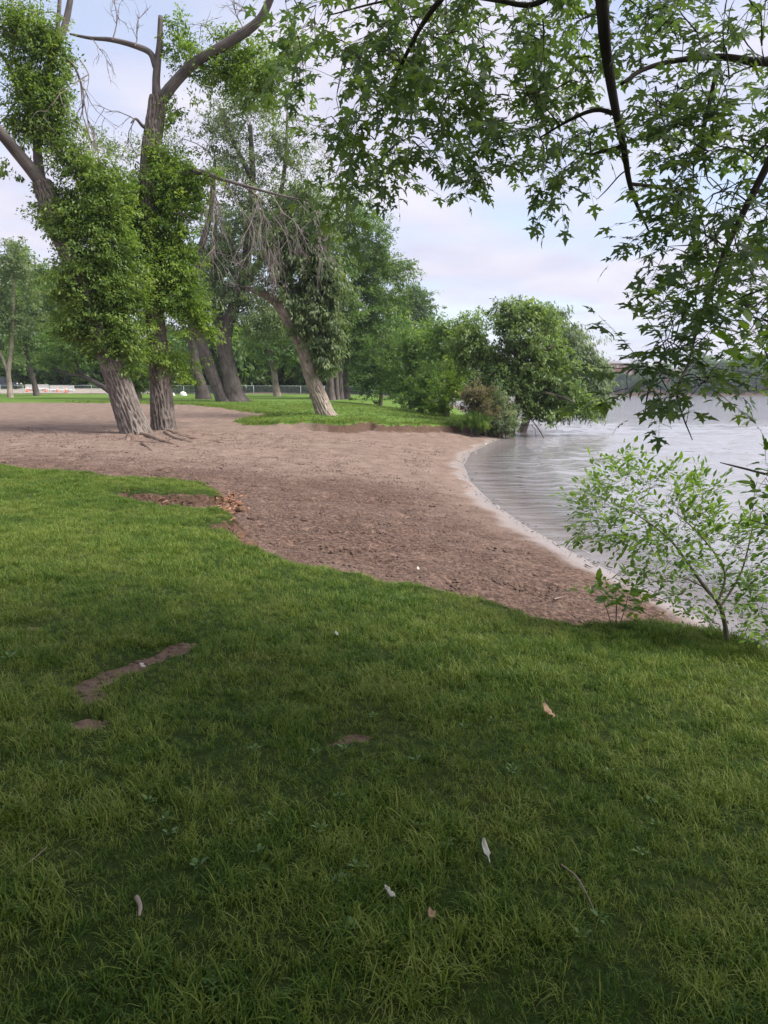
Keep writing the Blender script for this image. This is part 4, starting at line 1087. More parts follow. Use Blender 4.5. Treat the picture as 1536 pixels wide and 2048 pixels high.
# ------------------------------------------------------------------ fence, car park, table
M_WIRE = fence_mat()
def fence(x0, y0, x1, y1, label, bay=3.0, h=1.15):
    L_ = math.hypot(x1 - x0, y1 - y0); n = int(L_ / bay); rz_ = math.atan2(y1 - y0, x1 - x0)
    root = thing('chain_link_fence', label, 'fence', (x0, y0, stand(x0, y0)))
    base = np.array([x0, y0, stand(x0, y0)])
    for i in range(n + 1):
        t = i / n; p = np.array([x0 + (x1 - x0) * t, y0 + (y1 - y0) * t, 0]); p[2] = stand(p[0], p[1])
        m_ = MB(); tube(m_, [p + [0, 0, -.1], p + [0, 0, h + .06]], [.035, .035], 6, None, base); m_.build('post', M_WIRE, root)
        if i < n:
            t2 = (i + 1) / n; q = np.array([x0 + (x1 - x0) * t2, y0 + (y1 - y0) * t2, 0]); q[2] = stand(q[0], q[1])
            m_ = MB(); tube(m_, [p + [0, 0, h], q + [0, 0, h]], [.024, .024], 5, None, base); m_.build('top_rail', M_WIRE, root)
            m_ = MB(); e = q - p; nw = 34
            for k_ in range(-10, nw):
                for sgn in (1, -1):
                    ta, tb = k_ / nw, (k_ + 10) / nw
                    ca, cb = max(ta, 0), min(tb, 1)
                    za, zb_ = (ca - ta) / (tb - ta), (cb - ta) / (tb - ta)
                    if sgn < 0: za, zb_ = 1 - za, 1 - zb_
                    A_ = p + e * ca + [0, 0, .04 + za * (h - .06)]; B_ = p + e * cb + [0, 0, .04 + zb_ * (h - .06)]
                    w_ = np.array([0, 0, .006])
                    m_.add(np.array([A_ - w_, A_ + w_, B_ + w_, B_ - w_]) - base, [[0, 1, 2, 3]])
            m_.build('wire_mesh', M_WIRE, root, False)
    return root
fence(-72, 103.2, 1.5, 99.0, 'grey chain link fence running along the back of the far lawn')

M_CONE = plain_mat('orange_plastic', (0.75, 0.13, 0.05), 0.5); M_WHITE = plain_mat('white_band', (0.75, 0.74, 0.72), 0.5)
def cone(px_, D_, label):
    c = at(px_, 783, D_); b = (c[0], D_, stand(c[0], D_) + 0.055)
    r = thing('traffic_cone', label, 'traffic cone', b)
    r.rotation_euler = (0, 0, rng.random())
    MB().box((0, 0, .025), (.42, .42, .05)).build('base', M_CONE, r, False)
    m_ = MB(); tube(m_, [np.array([0, 0, .05]), np.array([0, 0, .45])], [.16, .095], 14); tube(m_, [np.array([0, 0, .60]), np.array([0, 0, .82])], [.068, .03], 14); m_.build('body', M_CONE, r)
    m_ = MB(); tube(m_, [np.array([0, 0, .45]), np.array([0, 0, .60])], [.097, .07], 14); m_.build('band', M_WHITE, r)
for px_, D_, lab in ((55, 107, 'orange traffic cone standing closest to the pickup'), (66, 110, 'orange traffic cone beside the tilted tree trunk'), (92, 107, 'orange traffic cone at the seam of the two barriers'), (115, 106, 'orange traffic cone before the middle of the white barrier'), (132, 105, 'orange traffic cone at the outer end of the barrier')):
    cone(px_, D_, lab)
M_CONC = plain_mat('pale_concrete', (0.55, 0.54, 0.53), 0.85, 0, 0.1, 2.0)
def barrier(px0, px1, D_, label):
    a = at(px0, 783, D_); b = at(px1, 783, D_); L_ = b[0] - a[0]; cx = (a[0] + b[0]) / 2
    r = thing('concrete_barrier', label, 'barrier', (cx, D_, stand(cx, D_) + .05))
    prof = np.array([[-.3, 0], [-.3, .12], [-.16, .32], [-.1, .8], [.1, .8], [.16, .32], [.3, .12], [.3, 0]])
    V_ = np.vstack([np.c_[np.full(8, -L_ / 2), prof], np.c_[np.full(8, L_ / 2), prof]])
    q_ = [[i, i + 1, i + 9, i + 8] for i in range(7)] + [[0, 8, 15, 7]]
    t_ = [[0, i + 1, i] for i in range(1, 7)] + [[8, 8 + i, 9 + i] for i in range(1, 7)]
    MB().add(V_, q_, t_).build('body', M_CONC, r, False)
    m_ = MB(); 
    for s_ in (-1, 1): m_ = MB().box((s_ * L_ * .3, -.305, .06), (.35, .03, .1)); m_.build('lifting_slot', plain_mat('slot', (.1, .1, .1)), r, False)
barrier(52, 97, 112, 'white concrete barrier behind the tilted tree')
barrier(100, 148, 109, 'longer white concrete barrier behind the line of cones')

def rock(px_, py_, w, h, label, D_):
    c = at(px_, py_, D_); b = np.array([c[0], D_, stand(c[0], D_)])
    u_ = np.linspace(0, 2 * math.pi, 14, endpoint=False); V_ = []
    for z_ in np.linspace(-0.15, 1, 7):
        r_ = math.sqrt(max(0.02, 1 - max(z_, 0) ** 2.4))
        for a_ in u_: V_.append([math.cos(a_) * r_ * w / 2 * (1 + .08 * rng.normal()), math.sin(a_) * r_ * w / 2 * .7, z_ * h])
    q_ = [[i * 14 + j, i * 14 + (j + 1) % 14, (i + 1) * 14 + (j + 1) % 14, (i + 1) * 14 + j] for i in range(6) for j in range(14)]
    t_ = [[84, 84 + i, 85 + i] for i in range(1, 13)]
    o_ = MB().add(np.array(V_), q_, t_).build('white_boulder', M_WHITE, None, True)
    o_.location = b
    return tag(o_, label, 'boulder')
rock(366, 785, 0.85, 0.5, 'white dome shaped boulder by the fence', 93)
rock(345, 786, 0.55, 0.35, 'smaller white boulder beside the upright tree trunk', 94)
rock(221, 781, 1.0, 0.5, 'white boulder behind the reclining tree', 97)

# dark pickup parked at the left
M_PAINT = plain_mat('navy_paint', (0.018, 0.022, 0.04), 0.22, 0, 0.05, 1.0, spec=0.6, coat=0.6); M_GLASS = plain_mat('dark_glass', (0.03, 0.035, 0.04), 0.08, spec=0.7)
M_TYRE = plain_mat('tyre_rubber', (0.02, 0.02, 0.02), 0.9); M_CHROME = plain_mat('chrome', (0.6, 0.6, 0.62), 0.2, 0.9); M_LAMP = plain_mat('lamp_glass', (0.7, 0.7, 0.7), 0.1)
c = at(39, 783, 116)
pk = thing('parked_pickup', 'dark navy pickup parked on the gravel behind the slim forked tree', 'pickup', (c[0] - 2.7, 116, stand(c[0] - 2.7, 116) + .06), 0.06)
def extrude(prof, y0, y1, inset=0.0):
    n = len(prof); p = np.array(prof, float)
    V_ = np.vstack([np.c_[p[:, 0], np.full(n, y0), p[:, 1]], np.c_[p[:, 0], np.full(n, y1), p[:, 1]]])
    q_ = [[i, (i + 1) % n, n + (i + 1) % n, n + i] for i in range(n)]
    tri = [list(t) for t in tessellate_polygon([[Vector((a, b, 0)) for a, b in prof]])]
    return V_, q_, tri + [[a + n, c_ + n, b + n] for a, b, c_ in tri]
body = [(-2.7, .45), (-2.72, 1.0), (-1.0, 1.02), (1.1, 1.05), (2.3, 1.0), (2.62, .9), (2.68, .5), (2.3, .38), (2.2, .62), (1.95, .78), (1.6, .8), (1.3, .62), (1.2, .36), (-1.35, .36), (-1.45, .62), (-1.75, .8), (-2.05, .78), (-2.3, .62), (-2.4, .4)]
V_, q_, t_ = extrude(body, -.95, .95); o = MB().add(V_, q_, t_).build('body', M_PAINT, pk, False)
bv = o.modifiers.new('bevel', 'BEVEL'); bv.width = .05; bv.segments = 2
cab = [(-1.0, 1.03), (-.8, 1.72), (-.55, 1.8), (.45, 1.8), (.7, 1.74), (1.3, 1.06)]
V_, q_, t_ = extrude(cab, -.82, .82); cb = MB().add(V_, q_, t_).build('cab', M_PAINT, pk, False)
for s_ in (-1, 1):
    for (w0, w1) in ((-.78, .02), (.1, 1.0)):
        pr = [(w0, 1.12), (w0 + .1 if w0 < 0 else w0, 1.66), (w1 if w1 < .5 else .6, 1.66), (w1 if w1 < .5 else 1.05, 1.12)]
        V_, q_, t_ = extrude(pr, s_ * .815, s_ * .835); MB().add(V_, q_, t_).build('side_window', M_GLASS, cb, False)
    MB().box((1.0, s_ * 1.0, 1.16), (.12, .16, .16)).build('mirror', M_PAINT, pk, False)
    MB().box((2.62, s_ * .68, .82), (.12, .36, .18)).build('headlight', M_LAMP, pk, False)
    for wx_ in (1.75, -1.9):
        m_ = MB(); th_ = np.linspace(0, 2 * math.pi, 21)
        tube(m_, [np.array([wx_, s_ * .70, .38]), np.array([wx_, s_ * .72, .38]), np.array([wx_, s_ * .94, .38]), np.array([wx_, s_ * .97, .38])], [.30, .38, .38, .30], 20); tw_ = m_.build('wheel', M_TYRE, pk)
        m_ = MB(); tube(m_, [np.array([wx_, s_ * .972, .38]), np.array([wx_, s_ * .985, .38])], [.22, .2], 16); m_.build('rim', M_CHROME, tw_)
V_, q_, t_ = extrude([(.78, 1.69), (.80, 1.71), (1.28, 1.12), (1.26, 1.10)], -.72, .72); MB().add(V_, q_, t_).build('windscreen', M_GLASS, cb, False)
MB().box((2.70, 0, .52), (.14, 1.8, .2)).build('bumper', M_CHROME, pk, False); MB().box((2.66, 0, .8), (.06, .9, .22)).build('grille', M_CHROME, pk, False)

# picnic table
M_PLANK = plain_mat('weathered_plank', (0.10, 0.075, 0.06), 0.85, 0, 0.25, 8.0)
h = at(634, 783, 82); pt = thing('picnic_table', 'weathered wooden picnic table behind the pale leaning tree', 'table', (h[0], 82, stand(h[0], 82)), 0.2)
for i in range(5): MB().box((0, -.3 + i * .15, .74), (1.8, .14, .04)).build('tabletop_plank', M_PLANK, pt, False)
for s_ in (-1, 1):
    for i in range(2): MB().box((0, s_ * (.62 + i * .15), .44), (1.8, .14, .04)).build('bench_plank', M_PLANK, pt, False)
    MB().box((s_ * .65, 0, .40), (.05, 1.5, .09)).build('crossbar', M_PLANK, pt, False)
    for q in (-1, 1):
        m_ = MB(); tube(m_, [np.array([s_ * .7, q * .62, 0.0]), np.array([s_ * .7, q * .25, .72])], [.055, .05], 4); m_.build('leg', M_PLANK, pt, False)

# ------------------------------------------------------------------ near plants: sprays of real leaves
def leaf_shape(half, bend, stalk=True):
    R_ = np.array(half, float)
    Lp = np.array([(-a, b) for a, b in half[::-1] if abs(a) > 1e-6])
    P_ = np.vstack([R_, Lp])
    r2 = (P_[:, 0] ** 2 + (P_[:, 1] - 0.3) ** 2)
    V_ = np.c_[P_, -bend * r2 + 0.10 * np.abs(P_[:, 0])]
    T_ = [list(t) for t in tessellate_polygon([[Vector((a, b, 0)) for a, b in P_]])]
    T_ = np.array(T_)
    n = len(V_)                                             # leaf stalk
    if stalk: V_ = np.vstack([V_, [[-.012, 0, 0], [.012, 0, 0], [.010, -.42, .07], [-.010, -.42, .07]]])
    if stalk: T_ = np.vstack([T_, [[n, n + 2, n + 1], [n, n + 3, n + 2]]])
    V_[:, 1] += 0.42; 
    return V_, T_
MAPLE = [(0, 0), (.10, -.03), (.34, -.10), (.24, .06), (.17, .13), (.30, .20), (.42, .18), (.44, .30), (.66, .46), (.42, .44), (.36, .52), (.24, .40), (.10, .34), (.12, .52), (.26, .62), (.15, .70), (.10, .84), (0, 1.08)]
MAPLE_LO = [(0, 0), (.34, -.10), (.62, .46), (.20, .48), (0, 1.08)]
OVAL = [(0, 0), (.16, .16), (.23, .40), (.18, .68), (.08, .88), (0, 1.0)]
def instance_leaves(mb, shape, P_, A_, N_, size, tint):
    V_, T_ = shape
    A_ = unit(A_); X_ = unit(np.cross(A_, N_)); Z_ = np.cross(X_, A_)
    W = P_[:, None] + size[:, None, None] * (V_[None, :, 0:1] * X_[:, None] + V_[None, :, 1:2] * A_[:, None] + V_[None, :, 2:3] * Z_[:, None])
    n, k_ = len(P_), len(V_)
    T2 = (np.arange(n)[:, None, None] * k_ + T_[None]).reshape(-1, 3)
    mb.add(W.reshape(-1, 3), None, T2, tint=np.repeat(tint, k_))
def in_poly(px_, py_, poly):
    return poly_sd(np.array([px_]), np.array([py_]), poly)[0] > 0
def spray_leaves(a, d, L_, nl, size, spread, droopN):
    """leaf positions, axes, normals along a twig from a in direction d"""
    t = np.linspace(0.15, 1.0, nl); base = a[None] + d[None] * (t * L_)[:, None]
    side = unit(np.cross(d, [0, 0, 1.0]) + rng.normal(size=3) * .1); s_ = np.where(np.arange(nl) % 2 == 0, 1.0, -1.0)[:, None]
    A_ = d[None] * 0.55 + side[None] * s_ * spread + rng.normal(size=(nl, 3)) * .28 + np.array([0, 0, droopN])
    A_[-1] = d + np.array([0, 0, droopN])
    N_ = np.array([0, 0, 1.0])[None] + rng.normal(size=(nl, 3)) * 0.3
    return base, A_, N_
def near_plant(root, loc, pool, sprays, shape, lo_shape, size, leaf, bark, L_rng, nl_rng, spread, droopL, r_tw, n_single=300, sag=.1, below=.0, sdroop=-.35):
    """sprays: list of (point, direction, in_view)"""
    tw = MB(); P_, A_, N_, S_, I_ = [], [], [], [], []
    grow_twigs(tw, pool, [s_[0] for s_ in sprays if s_[2]], r_tw, loc, 4, sag, below, 5)
    if any(not s_[2] for s_ in sprays): grow_twigs(tw, pool, [s_[0] for s_ in sprays if not s_[2]], r_tw, loc, 3, sag, below, 3)
    for p, d, vis in sprays:
        L_ = L_rng[0] + (L_rng[1] - L_rng[0]) * rng.random(); d = unit(d + np.array([0, 0, sdroop]) + rng.normal(size=3) * .25)
        nl = rng.integers(nl_rng[0], nl_rng[1] + 1)
        if vis: tube(tw, [p, p + d * L_ * .5 + [0, 0, .01], p + d * L_], [r_tw * .22, r_tw * .16, r_tw * .08], 3, 4, loc, cap=False)
        b, a, n = spray_leaves(p, d, L_, nl, size, spread, droopL)
        P_.append(b); A_.append(a); N_.append(n); I_.append(np.full(nl, vis))
    P_ = np.vstack(P_) - loc; A_ = np.vstack(A_); N_ = np.vstack(N_); I_ = np.concatenate(I_)
    S_ = size * (0.5 + 0.8 * rng.random(len(P_))); T_ = np.clip(0.5 + 0.2 * rng.normal(size=len(P_)), 0, 1)
    tw.build('twigs', bark, root, True, 'stuff')
    vis = np.where(I_ > 0)[0]
    dist = np.linalg.norm(P_[vis] + loc - CAM, axis=1) / S_[vis]
    single = vis[np.argsort(dist)[:n_single]]
    rest = np.setdiff1d(vis, single); out = np.where(I_ == 0)[0]
    m_ = MB()
    if len(rest): instance_leaves(m_, shape, P_[rest], A_[rest], N_[rest], S_[rest], T_[rest])
    if len(out): instance_leaves(m_, lo_shape, P_[out], A_[out], N_[out], S_[out] * 1.75, T_[out])  # unseen crown leaves, enlarged to block more light
    if m_.n: m_.build('foliage', leaf, root, False, 'stuff')
    variants = [MB().add(shape[0] * np.array([1, 1, zf]), None, shape[1], tint=tt).mesh('leaf', leaf, False) for zf, tt in ((1, .5), (1.5, .35), (.6, .65), (1.2, .25), (.9, .8))]
    from mathutils import Matrix
    for i in single:
        a = unit(A_[i]); x_ = unit(np.cross(a, N_[i])); z_ = np.cross(x_, a)
        o_ = link('leaf', variants[rng.integers(5)], root)
        M_ = Matrix(((x_[0], a[0], z_[0], 0), (x_[1], a[1], z_[1], 0), (x_[2], a[2], z_[2], 0), (0, 0, 0, 1)))
        o_.matrix_basis = Matrix.Translation(Vector(P_[i])) @ M_ @ Matrix.Scale(float(S_[i]), 4)
    return len(P_)

# --- the maple the photographer stands under
TRK = np.array([3.1, -2.6]); tz = stand(*TRK)
loc = np.array([TRK[0], TRK[1], tz])
maple = thing('maple_tree', 'spreading maple with deeply cut star shaped leaves hanging into view over the lawn', 'tree', loc)
pool = Pool()
m_ = MB(); tube(m_, [loc + [0, 0, -.2], loc + [.05, .1, 1.5], loc + [0, .3, 3.4], loc + [-.2, .5, 6.0], loc + [-.1, .6, 9.5]], [.36, .31, .27, .2, .07], 20, 40, loc, .5, .35, wob=.1); m_.build('trunk', M_BARKM, maple)
pool.put(catmull([loc + [0, .3, 3.4], loc + [-.2, .5, 6.0], loc + [-.1, .6, 9.5]], 12))
def mlimb(pts, radii, name='limb'):
    m = MB(); Q = tube(m, pts, radii, 10, len(pts) * 7, loc, .5, wob=.22); m.build(name, M_BARKM, maple); pool.put(Q); return Q
fork = loc + np.array([-.05, .35, 4.2])
L1 = mlimb([fork, at(1330, -700, 1.8), at(1240, -300, 3.0), at(1205, -60, 3.75), at(1207, 40, 3.9), at(1214, 120, 4.0), at(1230, 215, 4.05), at(1248, 300, 4.1), at(1263, 380, 4.15), at(1300, 468, 4.25)], [.10, .075, .05, .034, .029, .026, .021, .016, .012, .004])
mlimb([fork + [0, 0, -.2], at(1900, 0, 2.6), at(1680, 110, 3.4), at(1536, 124, 3.9), at(1440, 114, 4.05), at(1360, 120, 4.1), at(1290, 138, 4.1), at(1243, 168, 4.05)], [.09, .05, .032, .020, .016, .014, .011, .009])
mlimb([fork + [0, 0, .2], at(1850, -100, 2.7), at(1640, 100, 3.3), at(1545, 310, 3.6), at(1480, 440, 3.75), at(1440, 530, 3.8), at(1400, 640, 3.85), at(1375, 735, 3.8)], [.10, .055, .028, .019, .015, .012, .008, .004])
mlimb([at(1240, -300, 3.0), at(1080, -180, 3.4), at(940, -60, 3.8), at(850, 40, 4.2), at(790, 160, 4.5), at(750, 280, 4.7)], [.04, .026, .017, .012, .008, .004])
mlimb([at(1205, -60, 3.75), at(1120, -20, 4.0), at(1060, 10, 4.2), at(990, 0, 4.3), at(900, -10, 4.5), at(780, 0, 4.8), at(660, 30, 5.0)], [.018, .015, .013, .011, .009, .007, .004])
mlimb([at(1232, 228, 4.05), at(1190, 190 + 30, 4.1), at(1140, 240, 4.2), at(1080, 275, 4.3)], [.012, .011, .008, .004])
mlimb([at(1253, 288, 4.1), at(1228, 232 + 65, 4.12), at(1200, 292 + 12, 4.15), at(1184, 310, 4.16)], [.010, .010, .009, .008], 'dead_stub')
mlimb([at(1262, 368, 4.14), at(1300, 372, 4.2), at(1335, 377, 4.25), at(1362, 388, 4.3)], [.010, .009, .007, .003])
mlimb([at(1262, 335, 4.13), at(1240, 350, 4.14), at(1215, 378, 4.15), at(1195, 398, 4.15)], [.004, .0035, .003, .002], 'dead_stub')
mlimb([at(1440, 114, 4.05), at(1420, 200, 4.1), at(1405, 290, 4.1), at(1415, 360, 4.1)], [.012, .010, .008, .003])
mlimb([at(1380, 720, 3.8), at(1355, 780, 3.7), at(1365, 830, 3.6), at(1385, 880, 3.55)], [.007, .006, .004, .002])
mlimb([at(1330, 700, 3.8), at(1312, 745, 3.7), at(1295, 790, 3.6), at(1290, 840, 3.6)], [.006, .005, .004, .002])
mlimb([fork + [-.1, 0, .5], loc + [-3.2, 2.2, 5.4], loc + [-5.5, 3.6, 6.2], loc + [-7.5, 4.5, 6.4]], [.12, .09, .06, .02])
mlimb([fork + [-.1, 0, .6], loc + [-1.6, 3.4, 6.4], loc + [-2.6, 6.2, 7.8], loc + [-3.2, 8.6, 8.9]], [.12, .09, .06, .02])
mlimb([fork + [0, 0, .8], loc + [1.8, 3.0, 6.4], loc + [2.6, 5.8, 7.8], loc + [3.2, 8.0, 8.8]], [.12, .09, .06, .02])
mlimb([fork + [0, 0, .5], loc + [-3.2, -1.8, 5.6], loc + [-5.6, -2.6, 6.2]], [.1, .07, .02]); mlimb([fork + [0, 0, .5], loc + [2.6, -2.0, 6.0], loc + [5, -2.6, 6.4]], [.1, .07, .02]); mlimb([fork + [0, 0, .5], loc + [.4, -3.2, 6.0], loc + [.8, -5.6, 6.6]], [.1, .07, .02])
mlimb([fork + [0, 0, .2], loc + [2.4, 2.0, 5.0], loc + [4.6, 4.2, 5.6], loc + [6.0, 6.4, 6.0]], [.1, .07, .05, .02])
REG = [([(560, -60), (690, -60), (685, 60), (650, 120), (600, 190), (585, 130), (565, 60)], 28, 4.6, 5.4),
       ([(690, -60), (1215, -60), (1210, 150), (1195, 330), (1150, 370), (1060, 390), (960, 350), (880, 360), (810, 330), (770, 380), (735, 350), (700, 300), (640, 270), (640, 210), (690, 140)], 255, 3.9, 5.0),
       ([(690, 280), (760, 300), (745, 420), (770, 465), (700, 450), (660, 400)], 16, 4.5, 5.2),
       ([(1220, -60), (1580, -60), (1580, 330), (1440, 340), (1320, 440), (1280, 330), (1285, 250), (1300, 160), (1225, 60)], 115, 3.6, 4.6),
       ([(1360, 340), (1580, 300), (1580, 720), (1480, 700), (1400, 700), (1300, 740), (1250, 790), (1300, 690), (1350, 600), (1360, 540), (1290, 470), (1330, 420)], 105, 3.3, 4.2),
       ([(1245, 760), (1300, 700), (1420, 700), (1420, 780), (1410, 860), (1370, 880), (1345, 890), (1330, 840), (1260, 830)], 30, 3.4, 3.8)]
sprays = []
for poly, n, d0, d1 in REG:
    xs_ = [p[0] for p in poly]; ys_ = [p[1] for p in poly]; c_ = 0
    while c_ < n:
        q = (rng.uniform(min(xs_), max(xs_)), rng.uniform(min(ys_), max(ys_)))
        if not in_poly(q[0], q[1], poly): continue
        p = at(q[0], q[1] - 22, rng.uniform(d0, d1))
        d = unit(p - pool.near(p)) * .7 + rng.normal(size=3) * .4
        sprays.append((p, d, 1)); c_ += 1
n = 0
while n < 6000:                                             # unseen crown overhead, above the picture, thickened to darken the near lawn
    d = unit(rng.normal(size=3)); r = rng.random() ** .45
    p = np.array([1.2, -2.9, 5.3]) + d * r * np.array([8.2, 7.0, 3.2])
    if p[2] < (2.0 if p[1] < -1.2 else 3.0) or (p[1] > 0.2 and p[2] < 1.6 + 0.60 * p[1] + 0.9): continue
    sprays.append((p, unit(p - np.array([3.0, -2, 5])) + rng.normal(size=3) * .3, 0)); n += 1
near_plant(maple, loc, pool, sprays, leaf_shape(MAPLE, .30), leaf_shape(MAPLE_LO, .30, False), 0.073, LF_MAPLE, M_BARKM, (.22, .40), (7, 11), .85, -.22, .010)

# --- sapling at the lawn's edge
def sapling(name, label, base, paths, regs, size, leaf, L_rng, nl, r_tw, cat='shrub', up=.25, n_single=300, shape=OVAL):
    loc_ = np.array(base, float); root = thing(name, label, cat, loc_); pool_ = Pool()
    for pts, rad in paths:
        m = MB(); Q = tube(m, pts, rad, 7, len(pts) * 6, loc_, .5, wob=.15); m.build('stem', M_BARKS, root); pool_.put(Q)
    sp_ = []
    for poly, n_, d0, d1 in regs:
        xs_ = [p[0] for p in poly]; ys_ = [p[1] for p in poly]; c_ = 0
        while c_ < n_:
            q = (rng.uniform(min(xs_), max(xs_)), rng.uniform(min(ys_), max(ys_)))
            if not in_poly(q[0], q[1], poly): continue
            p = at(q[0], q[1], rng.uniform(d0, d1)); sp_.append((p, unit(p - pool_.near(p)) * .8 + rng.normal(size=3) * .35 + np.array([0, 0, up]), 1)); c_ += 1
    near_plant(root, loc_, pool_, sp_, leaf_shape(shape, .2), leaf_shape(shape, .2), size, leaf, M_BARKS, L_rng, nl, .8, .05, r_tw, n_single, sag=.05, below=.6, sdroop=0)
    return root
M_BARKS = bark_mat('sapling_bark', (0.10, 0.085, 0.065), (0.22, 0.19, 0.15), 40.0, 0.4, dist=0.004)
hb = hit(1458, 1283); Ds = hb[1]
sapling('sapling', 'arching green sapling with small oval leaves at the corner of the lawn by the water', hb,
        [([hb + [0, 0, -.08], at(1448, 1240, Ds), at(1436, 1205, Ds), at(1410, 1175, Ds - .05), at(1375, 1125, Ds - .1), at(1340, 1080, Ds - .15), at(1290, 1040, Ds - .2), at(1240, 1010, Ds - .2)], [.022, .019, .017, .014, .011, .008, .006, .003]),
         ([at(1436, 1205, Ds), at(1450, 1150, Ds + .05), at(1425, 1100, Ds + .1), at(1380, 1050, Ds + .1), at(1330, 1010, Ds + .1)], [.011, .009, .008, .006, .002]),
         ([at(1440, 1215, Ds), at(1480, 1150, Ds + .1), at(1500, 1080, Ds + .15), at(1510, 1020, Ds + .2)], [.010, .008, .006, .002]),
         ([at(1410, 1175, Ds - .05), at(1360, 1155, Ds - .15), at(1300, 1165, Ds - .25)], [.006, .004, .002])],
        [([(1150, 1045), (1180, 990), (1250, 920), (1290, 945), (1330, 970), (1390, 960), (1425, 975), (1430, 1040), (1390, 1060), (1340, 1060), (1290, 1085), (1220, 1090)], 230, Ds - .45, Ds + .3),
         ([(1280, 1085), (1380, 1050), (1470, 1060), (1540, 1000), (1600, 1000), (1600, 1290), (1490, 1290), (1440, 1200), (1360, 1200), (1290, 1160)], 360, Ds - .5, Ds + .35),
         ([(1330, 1190), (1420, 1190), (1440, 1240), (1370, 1225)], 10, Ds - .4, Ds)],
        0.058, LF_SAP, (.12, .26), (7, 11), .006)
hb = hit(1232, 1248); Dq = hb[1]
sapling('seedling', 'small upright seedling with drooping leaves on the lip of the lawn', hb,
        [([hb + [0, 0, -.05], at(1233, 1215, Dq), at(1231, 1185, Dq)], [.006, .005, .002]), ([hb + [.03, .02, -.05], at(1252, 1210, Dq), at(1256, 1188, Dq + .05)], [.004, .003, .002]), ([hb + [-.02, 0, -.05], at(1205, 1200, Dq), at(1180, 1190, Dq)], [.004, .003, .002])],
        [([(1165, 1180), (1200, 1165), (1260, 1160), (1285, 1180), (1270, 1225), (1215, 1215), (1175, 1205)], 30, Dq - .15, Dq + .15)], 0.085, LF_SAP, (.06, .12), (5, 8), .003, 'plant', n_single=120)
bb = np.array([2.45, 2.9]); bz = stand(*bb); bb = np.array([bb[0], bb[1], bz])
sapling('oval_leaf_shrub', 'tall shrub with larger oval leaves reaching in beside the maple over the water', bb,
        [([bb + [0, 0, -.1], bb + [0, .05, .7], at(1600, 900, 3.0), at(1560, 780, 3.0), at(1530, 700, 3.0)], [.02, .017, .012, .008, .003]), ([at(1600, 960, 3.0), at(1540, 950, 3.05), at(1480, 935, 3.1), at(1440, 925, 3.1)], [.006, .005, .004, .002]), ([at(1600, 1000, 3.0), at(1560, 1050, 3.1), at(1500, 1040, 3.2)], [.006, .004, .002])],
        [([(1470, 690), (1580, 670), (1600, 800), (1510, 790)], 14, 2.8, 3.2), ([(1440, 920), (1540, 925), (1600, 930), (1600, 985), (1500, 965), (1450, 945)], 12, 2.95, 3.2), ([(1500, 1000), (1600, 990), (1620, 1120), (1540, 1110)], 14, 2.9, 3.3)],
        0.062, LF_SAP, (.08, .16), (5, 8), .005, n_single=250)

# ------------------------------------------------------------------ small things on the lawn and beach
def ground_stick(name, label, cat, pts, r, mat, seg=7, lift=0.5):
    W = [hit(a, b) for a, b in pts]; b0 = W[0].copy()
    for w_ in W: w_[2] += r * lift + 0.02
    m_ = MB(); tube(m_, W, np.linspace(r, r * .5, len(W)), seg, len(W) * 5, b0, .5, wob=.2)
    o_ = m_.build(name, mat, None); o_.location = b0
    return tag(o_, label, cat)
M_STICK = bark_mat('stick', (0.16, 0.12, 0.10), (0.34, 0.28, 0.25), 40, .3, dist=.003)
ground_stick('twig', 'long thin curved grey twig lying in the grass', 'twig', [(1122, 1740), (1150, 1762), (1168, 1790), (1180, 1815), (1189, 1838)], .004, M_STICK)
ground_stick('stick', 'short thick curved grey stick in dark grass', 'stick', [(274, 1808), (281, 1826), (279, 1846)], .009, M_STICK)
ground_stick('thin_twig', 'faint thin twig lying in the grass near the lawn side', 'twig', [(20, 1760), (60, 1735), (95, 1705)], .003, M_STICK)
ground_stick('pale_stick', 'pale short stick on the sand near the seedling', 'stick', [(1108, 1203), (1118, 1200), (1126, 1199)], .010, M_STICK)
ground_stick('beach_stick', 'dark short stick lying on the damp sand by the water', 'stick', [(1172, 1133), (1180, 1137), (1186, 1138)], .012, M_STICK)
# dead branch leaning out of the water
a = at(1062, 838, 40.5); b = at(1092, 868, 39.5); b[2] = ZW - .15
m_ = MB(); tube(m_, [b, (a + b) / 2 + [0, 0, .05], a], [.045, .04, .02], 6, 10, b); o = m_.build('dead_branch', M_DEAD); o.location = b; tag(o, 'pale dead branch sticking out of the lake under the overhanging tree', 'branch')
# small pale stones at the water's edge
M_STONE = plain_mat('shore_stone', (0.33, 0.30, 0.27), .8, 0, .3, 9)
for i, (sx, sy) in enumerate(((984, 884), (973, 889), (953, 905))):
    p = on_z(sx, sy, ZW); b = np.array([p[0] - .05, p[1], max(float(ground_z(np.array([p[0] - .05]), np.array([p[1]]))[0]), ZW - .02)])
    me_ = clod(40 + i, .05 + .05 * rng.random()); me_.data.materials[0] = M_STONE
    o = link('shore_stone', me_.data); o.location = b + [0, 0, .01]; tag(o, 'pale stone lying at the tip of the beach in the water edge', 'stone', 'stones at the tip of the beach')
